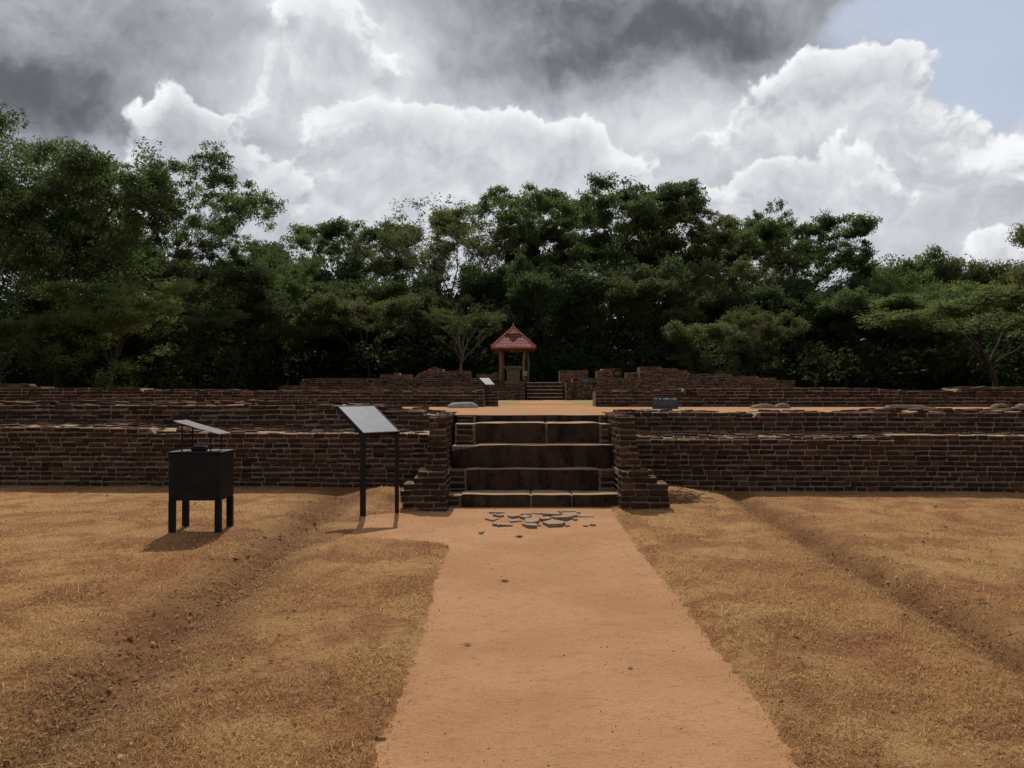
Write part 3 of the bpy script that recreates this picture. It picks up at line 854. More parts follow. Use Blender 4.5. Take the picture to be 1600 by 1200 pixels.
fl = empty('broken_paving', (.15, 11.9, 0)); tag(fl, 'patch of cracked grey flagstones sunk in the sand at the foot of the stairs', 'paving')
FLAGS = [(788, 815, 796, 808, .01), (764, 789, 796, 801, .02), (771, 788, 801, 806, .03), (755, 782, 805, 812, .03), (779, 802, 813, 823, .03), (790, 814, 808, 814, .02),
         (812, 832, 799, 804, .03), (811, 833, 804, 810, .05), (816, 848, 808, 818, .055), (818, 843, 815, 823, .05), (842, 866, 806, 813, .05), (851, 888, 811, 821, .06),
         (848, 882, 797, 806, .03), (862, 897, 800, 812, .035), (884, 906, 798, 806, .025), (901, 936, 798, 808, .015), (747, 757, 824, 832, .02), (866, 903, 795, 798, .01), (830, 850, 797, 802, .02)]
rf_ = random.Random(77)
for _ in range(16):
    pa_ = rf_.uniform(755, 925); ya_ = rf_.uniform(797, 819); FLAGS.append((pa_, pa_ + rf_.uniform(5, 12), ya_, ya_ + rf_.uniform(2, 4), rf_.uniform(.02, .05)))
for i, (pa, pb, ya, yb, zt) in enumerate(FLAGS):
    r = random.Random(400 + i); xa, dn = ground_at(pa, yb); xb, _ = ground_at(pb, yb); _, dfar = ground_at(pa, ya)
    cx, cy = (xa + xb) / 2, (dn + dfar) / 2; hx, hy = (xb - xa) / 2, (dfar - dn) / 2; n = r.choice((4, 5, 5, 6, 7)); ph = r.uniform(0, 6)
    pts = []
    for k in range(n):
        a = ph + 2 * math.pi * (k + r.uniform(-.3, .3)) / n; q = r.uniform(.75, 1.2); pts.append((hx * q * math.cos(a), hy * q * math.sin(a)))
    gz = float(height(cx, cy)) + .006; tx, ty = r.uniform(.02, .10), r.uniform(-.05, .05)
    top = [(p[0], p[1], gz + zt * .6 + p[0] * ty + p[1] * -abs(tx) + r.uniform(-.003, .003)) for p in pts]; bot = [(p[0] * 1.02, p[1] * 1.02, gz - .05) for p in pts]
    m = MB(); m.add([(a + cx - .15, b + cy - 11.9, c) for a, b, c in bot + top], [tuple(range(n, 2 * n))] + [(k, (k + 1) % n, n + (k + 1) % n, n + k) for k in range(n)])
    m.build('flagstone', M_FLAG, fl, bevel=.004)

# small rubble chips along the stair foot, and a wash of pebbles on the path
ch = MB(); r = random.Random(5)
for i in range(4200):
    y = 3.8 + 9.3 * r.random() ** 1.3; x = r.uniform(float(path_left(y)) + .03, float(path_right(y)) - .03); s = r.uniform(.0010, .0034) * (2.4 if r.random() < .03 else 1) * (1 + (y - 4) * .06)
    z = float(height(x, y)) + .008
    a = r.uniform(0, 3); ca, sa = math.cos(a) * s, math.sin(a) * s
    ch.add([(x + ca, y + sa, z - .002), (x - sa, y + ca, z - .002), (x - ca, y - sa, z - .002), (x + sa, y - ca, z - .002), (x, y, z + s * .9)], [(0, 1, 4), (1, 2, 4), (2, 3, 4), (3, 0, 4)])
tag(ch.build('pebbles', M_LITTER), 'scattered dark grit and tiny pebbles on the sand path', kind='stuff')


def leaf_on(px, py, s, lab, rz, n=1):
    x, y = ground_at(px, py); z = float(height(x, y)) + .012; m = MB(); r = random.Random(px)
    for j in range(n):
        P = []; a = rz + j * 2.2
        for k in range(9):
            t = k / 8; w = .32 * s * math.sin(math.pi * min(1, t * 1.05 + .02)) ** .8; P.append((t * s - s / 2, w, .25 * s * (t - .5) ** 2 + .3 * w)); P.append((t * s - s / 2, -w, .25 * s * (t - .5) ** 2 + .35 * w)); P.append((t * s - s / 2, 0, .25 * s * (t - .5) ** 2))
        R = Matrix.Rotation(a, 4, 'Z') @ Matrix.Rotation(r.uniform(-.3, .3), 4, 'X')
        m.add([R @ Vector(p) for p in P], [f for k in range(8) for f in ((3 * k, 3 * k + 2, 3 * k + 5, 3 * k + 3), (3 * k + 2, 3 * k + 1, 3 * k + 4, 3 * k + 5))])
    m.tube([(-s * .5, 0, .004), (-s * .8 * math.cos(rz), -s * .8 * math.sin(rz), .002)], .0015, 4)
    o = m.build('dead_leaf', M_LITTER); o.location = (x, y, z); tag(o, lab, 'leaf')


leaf_on(789, 904, .075, 'curled dark leaf with a stalk lying in the middle of the sand path', .5, 2)
leaf_on(731, 1003, .055, 'small dark leaf lying flat in the left half of the sand path', .1)
leaf_on(812, 836, .10, 'dark leaf on the sand just below the flagstones', .2)
leaf_on(985, 1038, .04, 'tiny brown leaf on the right half of the sand path', 1.2)
leaf_on(596, 1149, .07, 'dark brown leaf at the left edge of the path near the viewer', .8)
leaf_on(1533, 941, .12, 'pale curled leaf on the dry grass to the right of the drain', .4)

# dry twigs heaped in the hollow beside the right pier
m = MB(); r = random.Random(9)
for i in range(230):
    x, y = r.gauss(2.42, .17), r.gauss(13.55, .18); z = float(height(x, y)) + r.uniform(0, .07); a = r.uniform(0, 6.28); L = r.uniform(.06, .24); t = r.uniform(-.25, .5)
    m.tube([(x, y, z), (x + L * .5 * math.cos(a), y + L * .5 * math.sin(a), z + L * .5 * t + .01), (x + L * math.cos(a + .3), y + L * math.sin(a + .3), z + L * t)], r.uniform(.0025, .006), 4, False)
tag(m.build('twig_heap', M_LITTER), 'heap of dry brown twigs and leaves beside the right stair pier', 'twigs')

# ------------------------------------------------------------------ slanted information sign
root = empty('info_sign', (-1.70, 11.94, 0)); tag(root, 'slanted grey information panel on two black posts, left of the path', 'sign')
P1, P2 = Vector((-1.885, 11.70, 1.08)), Vector((-1.475, 12.20, 1.08)); e1 = (P2 - P1).normalized(); e2 = Vector((-e1.y, e1.x, 0)); TL = math.radians(34)
sl = (e2 * math.cos(TL) + Vector((0, 0, 1)) * math.sin(TL)); nn = e1.cross(sl); cen = (P1 + P2) / 2 + sl * .307 - root.location
Mx = Matrix.Translation(cen) @ Matrix((e1, sl, nn)).transposed().to_4x4()
m = MB(); m.box(-.306, .306, -.293, .293, 0, .006); o = m.build('panel_face', M_INFO, root, .001); o.matrix_local = Mx @ Matrix.Translation((0, 0, -.004))
m = MB()
for (a, b, c, d) in ((-.322, .322, -.309, -.294), (-.322, .322, .294, .309), (-.322, -.307, -.2938, .2938), (.307, .322, -.2938, .2938)): m.box(a, b, c, d, -.045, .006)
m.box(-.3065, .3065, -.2935, .2935, -.012, -.006)
for yy in (-.15, .12): m.box(-.3065, .3065, yy, yy + .03, -.04, -.0125)
o = m.build('panel_frame', M_PAINT, root); o.matrix_local = Mx
for (px_, py_2, w) in ((-1.89, 11.73, .029), (-1.515, 12.17, .021)):
    gz = float(height(px_, py_2)); m = MB(); R = Matrix.Translation((px_ + 1.70, py_2 - 11.94, 0)) @ Matrix.Rotation(math.atan2(e1.y, e1.x), 4, 'Z')
    m.box(-w, w, -w, w, gz - .1, 1.065, R); m.build('post', M_PAINT, root, .004)
    m = MB(); m.box(-.02, .02, .0, .42, -.03, -.005, Matrix.Translation((px_ + 1.70, py_2 - 11.94, 1.07)) @ Matrix((e1, sl, nn)).transposed().to_4x4()); m.build('bracket', M_PAINT, root)

# ------------------------------------------------------------------ black box on legs with a little roof
bx, by = -3.605, 10.75; g = float(height(bx, by)) - .01
root = empty('trash_bin', (bx, by, 0)); tag(root, 'black metal box on four legs with a small tilted rain roof, standing on dry grass', 'bin')
m = MB(); m.box(-.295, .295, -.25, .25, .37, .905); m.build('box_body', M_PAINT, root, .006)
m = MB(); m.box(-.305, .305, -.26, .26, .906, .922); m.build('box_top', M_SHEET if False else M_PAINT, root, .003)
m = MB(); v, f = rounded(.085, .085, .03, .03, (8, 8, 3), .004, 3); m.add([(a - .02, b - .02, c + .95) for a, b, c in v], f); m.build('lid', M_PAINT, root)
for sx in (-1, 1):
    for sy in (-1, 1):
        m = MB(); m.box(sx * .262 - .035, sx * .262 + .035, sy * .217 - .035, sy * .217 + .035, g - .05, .368); m.build('leg', M_PAINT, root, .005)
for (a, b, zt) in ((-.185, -.13, 1.232), (-.175, .19, 1.226), (.145, -.13, 1.132), (.165, .19, 1.126)):
    m = MB(); m.tube([(a, b, .923), (a, b, zt)], .009, 8); m.build('rod', M_RUST, root)
Rr = Matrix.Translation((.0, .01, 1.193)) @ Matrix.Rotation(math.atan2(.155, .53), 4, 'Y')
m = MB(); vs = []
for i in range(9):
    for j in range(7):
        x, y = -.275 + .55 * i / 8, -.215 + .43 * j / 6; vs.append((x, y, .010 * float(vnoise(i * .8, j * .8, 3))))
n0 = len(vs); vs += [(a, b, c - .006) for a, b, c in vs]
fs = [(i * 7 + j, (i + 1) * 7 + j, (i + 1) * 7 + j + 1, i * 7 + j + 1) for i in range(8) for j in range(6)]; fs += [tuple(n0 + q for q in reversed(f)) for f in fs]
ring = [i * 7 for i in range(9)] + [8 * 7 + j for j in range(1, 7)] + [i * 7 + 6 for i in range(7, -1, -1)] + [j for j in range(5, 0, -1)]
fs += [(ring[k], ring[(k + 1) % len(ring)], n0 + ring[(k + 1) % len(ring)], n0 + ring[k]) for k in range(len(ring))]
m.add([Rr @ Vector(v) for v in vs], fs); m.build('rain_roof', M_SHEET, root)

# ------------------------------------------------------------------ black notice board on the terrace
root = empty('notice_board', (3.40, 20.5, SAND_Z)); tag(root, 'small black notice board with three lines of white writing, leaning on the terrace sand', 'notice board')
R = Matrix.Rotation(math.radians(-9), 4, 'X')
m = MB(); m.box(-.29, .29, 0, .02, .0, .275, R); m.build('board', M_SIGN, root, .003)
r = random.Random(31)


def script_line(zc, h, groups, x0, x1, mat, lw):
    """rows of looped, hooked glyph strokes as the worn lettering reads from here"""
    m = MB(); tot = sum(groups) + .8 * (len(groups) - 1); u = (x1 - x0) / tot; x = x0
    for g_ in groups:
        for k in range(g_):
            cx = x + u * .5; a0 = r.uniform(0, 6); pts = [R @ Vector((cx + u * .36 * math.cos(a0 + t * .8), -.004, zc + h * .36 * math.sin(a0 + t * .8))) for t in range(r.choice((5, 6, 7)))]
            m.tube(pts, lw, 4, False)
            if r.random() < .45: m.tube([R @ Vector((cx + u * .3, -.004, zc - h * .3)), R @ Vector((cx + u * .42, -.004, zc + h * .75))], lw, 4, False)
            x += u
        x += .8 * u
    m.build('lettering', mat, root)


script_line(.222, .034, [3, 2, 5, 4], -.255, .255, M_WHITE, .0055)
script_line(.165, .026, [4, 5, 4, 2, 4, 4], -.255, .235, M_FAINT, .0048)
script_line(.115, .022, [3, 3, 7, 3, 9], -.255, .24, M_FAINT, .0040)
script_line(.075, .014, [5, 4, 6, 3, 6, 5], -.17, .16, M_FAINT, .0016)


# ------------------------------------------------------------------ stones on the terrace
def stone(px, d, w, h, dep, lab, seed, name='boulder', rz=0, group=None, mat=None):
    x = (px - 800) * d / F; v, f = rounded(w / 2, dep / 2, h, min(w, dep, h * 1.9) * .48, (12, 9, 8), w * .04, seed, 2.2); m = MB()
    m.add([(a, b, c * (1 - .35 * (a / (w / 2)) ** 2)) for a, b, c in v], f)
    o = m.build(name, mat or M_ROCK, smooth=False); o.location = (x, d, SAND_Z - h * .08); o.rotation_euler = (0, 0, rz); tag(o, lab, 'stone', group)


stone(723, 21.8, .74, .155, .5, 'domed pale stone at the end of the left inner wall', 3, mat=M_PALE if False else M_ROCK)
stone(1192, 21.2, .56, .115, .4, 'brown rounded stone, left one of a touching pair on the terrace', 5, mat=M_ROCKB)
stone(1222, 21.2, .36, .13, .35, 'smaller upright rounded stone, right one of a touching pair on the terrace', 8, mat=M_ROCKB)
stone(1414, 21.4, .92, .085, .4, 'long flat stone slab lying before the inner wall', 11, mat=M_ROCKB)
stone(1562, 21.6, .42, .12, .3, 'rounded pale stone on the terrace toward the right end of the wall', 14, mat=M_ROCKB)
stone(1597, 21.6, .3, .11, .3, 'rightmost small stone on the terrace, next to the rounded one', 17, mat=M_ROCKB)
# green-brown turf squares either side before the far steps
for (xa, xb, lab) in ((-.42, .30, 'left'), (2.05, 3.0, 'right')):
    q = grid_mesh('grass_patch', np.linspace(xa, xb, 14), np.linspace(29.5, 37.0, 30), lambda x, y: sand_z(x, y) + .008 + .012 * fbm(x * 5, y * 3, 5))
    tag(link_mesh('grass_patch', q, M_SWARD), f'thin worn green grass on the sand at the {lab} before the far steps', kind='stuff')

# small boards on the far platform
root = empty('info_sign', (-.95, 38.6, SAND_Z)); tag(root, 'small pale slanted panel by the far platform wall, left of the tiled shelter', 'sign')
m = MB(); m.add([(-.42, .2, .97), (-.02, .2, .97), (.22, -.25, .70), (-.14, -.25, .70), (-.42, .2, .94), (-.02, .2, .94), (.22, -.25, .67), (-.14, -.25, .67)], [(3, 2, 1, 0), (4, 5, 6, 7), (0, 1, 5, 4), (1, 2, 6, 5), (2, 3, 7, 6), (3, 0, 4, 7)])
m.build('panel_face', M_PALE, root)
for a in (-.1, .15): m = MB(); m.box(a - .02, a + .02, -.2, -.16, 0, .70); m.build('post', M_PAINT, root)
m = MB(); m.box(-.16, .16, 0, .02, 0, .15); o = m.build('small_board', M_BLUE); o.location = (3.15, 39.74, 2.03); tag(o, 'tiny blue board fixed on the wall right of the far steps', 'board')
m = MB(); m.box(-.14, .14, 0, .02, 0, .11); o = m.build('small_board', M_BLUE); o.location = (-.02, 39.64, 1.97); tag(o, 'tiny dark blue board below the tiled shelter', 'board')

# ------------------------------------------------------------------ tiled shelter over a stone pedestal
SB = 1.90; root = empty('tiled_shelter', (.06, 42.3, SB)); tag(root, 'open wooden shelter with a steep red tiled hip roof on the far platform', 'shelter')
for (x, y, bend) in ((-.60, -.85, .012), (.50, -.85, -.035), (-.50, .95, .01), (.66, .95, .02)):
    m = MB(); m.tube([(x, y, 0), (x + bend, y, .5), (x + bend * 1.6 + .01, y, 1.0), (x + bend * .3, y, 1.4), (x - bend * .5, y, 1.70)], [.078, .068, .062, .064, .07], 8); m.build('column', M_WOOD, root, smooth=True)
m = MB()
for (a, b, c, d) in ((-.85, .88, -.91, -.79), (-.85, .88, .89, 1.01)): m.box(a, b, c, d, 1.66, 1.76)
for (a, b) in ((-.62, -.5), (.54, .66)): m.box(a, b, -.788, .888, 1.665, 1.755)
m.build('beam', M_WOOD, root)
ex, ey, ez, ax, az_ = .965, 1.35, 1.70, 0.0, 2.66; oy = .05
apex = Vector((0.0, oy, az_)); cs = [Vector((-ex, oy - ey, ez)), Vector((ex, oy - ey, ez)), Vector((ex, oy + ey, ez)), Vector((-ex, oy + ey, ez))]
r = random.Random(3)
for q in range(4):
    a, b = cs[q], cs[(q + 1) % 4]; mt = MB(); md = MB(); rows = 13; n = (b - a).cross(apex - a).normalized()
    for i in range(rows):
        t0, t1 = i / rows, (i + 1.35) / rows; t1 = min(t1, 1)
        l0, r0 = a.lerp(apex, t0), b.lerp(apex, t0); w = (r0 - l0).length; k = max(1, int(w / .13))
        up = (apex - (a + b) / 2) * (t1 - t0)
        for j in range(k):
            p0 = l0.lerp(r0, (j + .04) / k); p1 = l0.lerp(r0, (j + .96) / k); lift = n * (.045 + r.uniform(0, .014))
            u = (j + .5) / k - .5; dark = q == 0 and 2 <= i <= 8 and abs(u) * w < .03 + (i - 1.5) * .065
            (md if dark else mt).add([p0 + lift, p1 + lift, p1 + up + n * .004, p0 + up + n * .004, p0 + n * .006, p1 + n * .006], [(0, 1, 2, 3), (4, 5, 1, 0), (0, 3, 4), (1, 5, 2)])
    mt.add([a, b, apex], [(0, 1, 2)])
    o = mt.build('roof_tiles', M_TILE, root); o['kind'] = 'stuff'
    if q == 0: o = md.build('roof_tiles', M_TILED, root); o['kind'] = 'stuff'; o['label'] = 'inverted triangle of dark roof tiles'
    ridge = MB(); N = 9
    for i in range(N):
        p0, p1 = a.lerp(apex, i / N - .01), a.lerp(apex, (i + 1.15) / N); ridge.tube([p0 + Vector((0, 0, .035)), p1 + Vector((0, 0, .02))], [.062, .045], 7)
    ridge.build('ridge_tiles', M_RIDGE, root)
m = MB()
for q in range(4):
    a, b = cs[q], cs[(q + 1) % 4]; m.tube([a + Vector((0, 0, -.03)), b + Vector((0, 0, -.03))], .035, 6)
m.build('eave_board', M_RIDGE, root)
m = MB(); m.tube([apex + Vector((0, 0, -.05)), apex + Vector((0, 0, .06)), apex + Vector((0, 0, .09)), apex + Vector((0, 0, .24))], [.10, .085, .06, .008], 10); m.build('finial', M_FINIAL, root)

root = empty('stone_pedestal', (.06, 42.3, SB)); tag(root, 'tan stone pedestal with an overhanging top slab, under the tiled shelter', 'pedestal')
for nm, hx, hy, z0, z1 in (('base', .40, .40, 0, .22), ('body', .30, .30, .22, .70), ('cornice', .36, .36, .70, .80), ('top_slab', .44, .44, .80, .90)):
    m = MB(); v, f = rounded(hx, hy, (z1 - z0) / 2, .015, (4, 4, 2), .004, int(z1 * 50)); m.add([(a, b, c + (z0 + z1) / 2) for a, b, c in v], f); m.build(nm, M_ALTAR, root)
m = MB(); m.box(-.10, .10, 0, .012, 0, .22); o = m.build('notice', M_PALE); o.location = (.58, 41.35, 2.33); tag(o, 'small white notice fixed to the right front column of the shelter', 'notice')

# ------------------------------------------------------------------ trees
M_LEAF = {
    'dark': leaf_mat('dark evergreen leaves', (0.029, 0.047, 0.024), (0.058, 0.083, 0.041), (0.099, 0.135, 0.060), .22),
    'shaded_thicket': leaf_mat('thicket leaves', (.009, .015, .008), (.015, .024, .010), (.024, .036, .014), .05),  # shade under and inside the wood, put into a near-black leaf colour
    'mid': leaf_mat('mid green leaves', (0.045, 0.071, 0.032), (0.092, 0.135, 0.055), (0.130, 0.178, 0.070), .3),
    'olive': leaf_mat('olive leaves', (0.058, 0.065, 0.032), (0.115, 0.124, 0.059), (0.191, 0.192, 0.089), .3),
    'bright': leaf_mat('light green feathery leaves', (0.073, 0.107, 0.039), (0.153, 0.213, 0.075), (0.208, 0.271, 0.096), .4),
    'brown': leaf_mat('green and brown leaves', (0.049, 0.057, 0.027), (0.096, 0.104, 0.049), (0.153, 0.155, 0.071), .25, (0.176, 0.096, 0.060)),
    'flower': leaf_mat('feathery leaves with few orange blooms', (0.060, 0.081, 0.035), (0.120, 0.157, 0.064), (0.159, 0.201, 0.076), .35),
}


def leaves(centres, radii, n_each, size, rs, flat=.45, aspect=.42, up=.6, droop=0., shell=.55):
    """rhombic leaf blades spread through flattened clumps; returns verts, faces, per-vertex random"""
    C_ = np.repeat(np.asarray(centres, float), n_each, 0); R_ = np.repeat(np.asarray(radii, float), n_each); n = len(C_)
    d = rs.normal(size=(n, 3)); d /= np.linalg.norm(d, axis=1)[:, None]
    q = rs.uniform(0, 1, n) ** shell
    off = d * (q * R_)[:, None]; off[:, 2] *= flat; off[:, 2] -= droop * (off[:, 0] ** 2 + off[:, 1] ** 2) / np.maximum(R_, .1)
    p = C_ + off
    nr = rs.normal(size=(n, 3)); nr[:, 2] += up * 2; nr /= np.linalg.norm(nr, axis=1)[:, None]
    t = rs.normal(size=(n, 3)); t[:, 2] *= .5; t += off / np.maximum(R_, .1)[:, None]
    t -= (t * nr).sum(1)[:, None] * nr; t /= np.linalg.norm(t, axis=1)[:, None] + 1e-9
    b = np.cross(nr, t); s = size * rs.uniform(.42, 1.6, n)[:, None]
    V = np.stack([p - t * s * .5, p + b * s * aspect * .5 + nr * s * .06, p + t * s * .5, p - b * s * aspect * .5 + nr * s * .06], 1).reshape(-1, 3)
    Fc = np.arange(4 * n).reshape(n, 4)
    cl = np.repeat(rs.uniform(0, 1, len(centres)), n_each)
    A = np.repeat(np.clip(cl * .6 + rs.uniform(0, 1, n) * .4, 0, 1), 4)
    return V, Fc, A


def gen_tree(seed, H, fork, spread, kind, nleaf, leaf, clump, mains=6, levels=3, tr=.22, pitch=(62, 24), bark=None):
    r = random.Random(seed); rs = np.random.RandomState(seed); mb = MB(); tips = []
    base = [Vector((0, 0, -.3)), Vector((r.uniform(-.1, .1), r.uniform(-.1, .1), fork * .5)), Vector((r.uniform(-.35, .35), r.uniform(-.3, .3), fork))]
    mb.tube([base[0], base[0].lerp(base[1], .12) + Vector((0, 0, .05)), base[1], base[2]], [tr * 1.7, tr * 1.15, tr, tr * .85], 8)
    def grow(p, az, el, L, rad, lvl, r0):
        pts = [p]; rr = [rad]; d = None
        for s in range(3):
            a = az + r.uniform(-.22, .22); e = el + (pitch[1] * .0) + r.uniform(-.16, .16) - s * .05 * (1 if kind != 'dense' else 0)
            d = Vector((math.cos(a) * math.cos(e), math.sin(a) * math.cos(e), math.sin(e))); pts.append(pts[-1] + d * L / 3); rr.append(rad * (1 - .14 * (s + 1)))
        mb.tube(pts, rr, 5 if lvl < 2 else 3, False)
        if lvl >= levels:
            tips.append((pts[-1], 1.0)); tips.append((pts[2], .8)); return
        if lvl >= 1 and kind != 'umbrella': tips.append((pts[-2], .7))
        for c in range(r.choice((2, 3, 3))):
            el2 = math.radians(pitch[0] + (pitch[1] - pitch[0]) * (lvl + 1) / levels) + r.uniform(-.22, .22)
            grow(pts[-1], az + r.uniform(-.95, .95), el2, L * r.uniform(.62, .82), rr[-1] * (.82 if kind == 'bare' else .72), lvl + 1, r0)
        if lvl < levels and r.random() < .5: grow(pts[2], az + r.choice((-1, 1)) * r.uniform(.6, 1.2), el * .7, L * .6, rr[2] * .55, min(levels, lvl + 2), r0)
    L0 = (H - fork) * .40
    for k in range(mains):
        az = 2 * math.pi * k / mains + r.uniform(-.4, .4); e = math.radians(pitch[0]) * r.uniform(.75, 1.15) * (1.0 if k else 1.4)
        grow(base[2] + Vector((0, 0, -r.uniform(0, fork * .18))), az, min(e, 1.45), L0 * r.uniform(.8, 1.15) * spread, tr * .55, 0, 0)
    cen = [t[0] for t in tips]; rad = [clump * t[1] * r.uniform(.7, 1.3) for t in tips]
    if kind == 'dense':                                     # fill the body of the crown down towards the ground
        zt = max(c.z for c in cen); w = max(abs(c.x) for c in cen) * .9
        for k in range(90):
            a = r.uniform(0, 6.283); z = fork * .12 + (zt - fork * .12) * r.random() ** .8; q = math.sqrt(max(.05, 1 - ((z - zt * .58) / (zt * .5)) ** 2)) * r.uniform(.45, .95)
            cen.append(Vector((math.cos(a) * w * q, math.sin(a) * w * q, z))); rad.append(clump * r.uniform(.8, 1.5))
    if kind in ('umbrella', 'bare'):                        # a thin continuous roof of foliage over the limbs
        zt = sorted(c.z for c in cen)[int(len(cen) * .97)]; w = sorted(math.hypot(c.x, c.y) for c in cen)[int(len(cen) * .93)]; drop = (H - fork) * (.42 if kind == 'umbrella' else .3)
        for k in range(150 if kind == 'umbrella' else 14):
            a = r.uniform(0, 6.283); q = r.random() ** .55 * 1.02; lump = .5 * math.sin(a * 3 + seed) * q + r.uniform(-.35, .25)
            cen.append(Vector((math.cos(a) * w * q, math.sin(a) * w * q, zt - drop * (1 - math.sqrt(max(0, 1 - min(1, q) ** 2))) + lump))); rad.append(clump * r.uniform(.5, 1.1))
    n_each = max(12, nleaf // len(cen))
    kw = dict(umbrella=dict(flat=.36, up=.7, shell=.5), dense=dict(flat=.62, up=.35, shell=.45), feather=dict(flat=.40, up=1.0, droop=.22, aspect=.24, shell=.55), bare=dict(flat=.5, up=.4, shell=.6))[kind]
    V, Fc, A = leaves([tuple(c) for c in cen], rad, n_each, leaf, rs, **kw)
    me = np_mesh('crown', V, Fc, A); tm = mb.mesh('trunk')
    me.materials.append(M_LEAF['mid']); tm.materials.append(bark or M_BARK)
    top = float(np.percentile(V[:, 2], 99.98)); wid = float(np.percentile(V[:, 0], 98.5) - np.percentile(V[:, 0], 1.5))
    return me, tm, top, wid


TV = {
    'U1': gen_tree(1, 16, 7.0, 1.0, 'umbrella', 42000, .26, .85, 6, 4, .24, (60, 20)),
    'U2': gen_tree(2, 16, 6.0, 1.1, 'umbrella', 44000, .26, .9, 6, 4, .26, (58, 18)),
    'U3': gen_tree(3, 17, 7.5, 1.0, 'umbrella', 40000, .26, .85, 5, 4, .22, (60, 22)),
    'UL': gen_tree(4, 13, 3.4, 1.15, 'umbrella', 62000, .19, .72, 7, 4, .22, (54, 20)),
    'B1': gen_tree(5, 15, 5.0, 1.0, 'bare', 8000, .20, .5, 7, 4, .30, (68, 42), M_BARKP),
    'B2': gen_tree(6, 15, 6.5, 1.0, 'bare', 14000, .20, .6, 6, 4, .24, (66, 34), M_BARKP),
    'D1': gen_tree(7, 12, 3.5, .95, 'dense', 34000, .27, .95, 6, 3, .24, (60, 30)),
    'D2': gen_tree(8, 12, 3.0, 1.0, 'dense', 34000, .27, .95, 6, 3, .24, (66, 20)),
    'DL': gen_tree(9, 13, 4.0, 1.0, 'dense', 60000, .19, .85, 7, 3, .26, (64, 24)),
    'DM': gen_tree(12, 13, 3.6, 1.0, 'dense', 56000, .19, .85, 6, 3, .26, (62, 26)),
    'F1': gen_tree(10, 9, 3.0, 1.1, 'feather', 36000, .27, .85, 7, 3, .15, (50, 16)),
    'F2': gen_tree(11, 9, 2.6, 1.2, 'feather', 36000, .27, .9, 7, 3, .16, (46, 12)),
}


def tree(var, px, top, wpx, d, leafkind, label, rz=None, z0=1.16, group=None, wide=1.0):
    me, tm, th, tw = TV[var]; x = (px - 800) * d / F; Wd = wpx * d / F; H = CH + (HOR - top) * (d - .32 * Wd) / F - z0
    root = empty('tree', (x, d, z0), rz if rz is not None else random.Random(px + top).uniform(0, 6.28)); tag(root, label, 'tree', group)
    root.scale = (Wd / tw, Wd / tw * wide, H / th)
    c = bpy.data.objects.new('crown', me); C.objects.link(c); c.parent = root
    c.material_slots[0].link = 'OBJECT'; c.material_slots[0].material = M_LEAF[leafkind]
    t = bpy.data.objects.new('trunk', tm); C.objects.link(t); t.parent = root
    return root


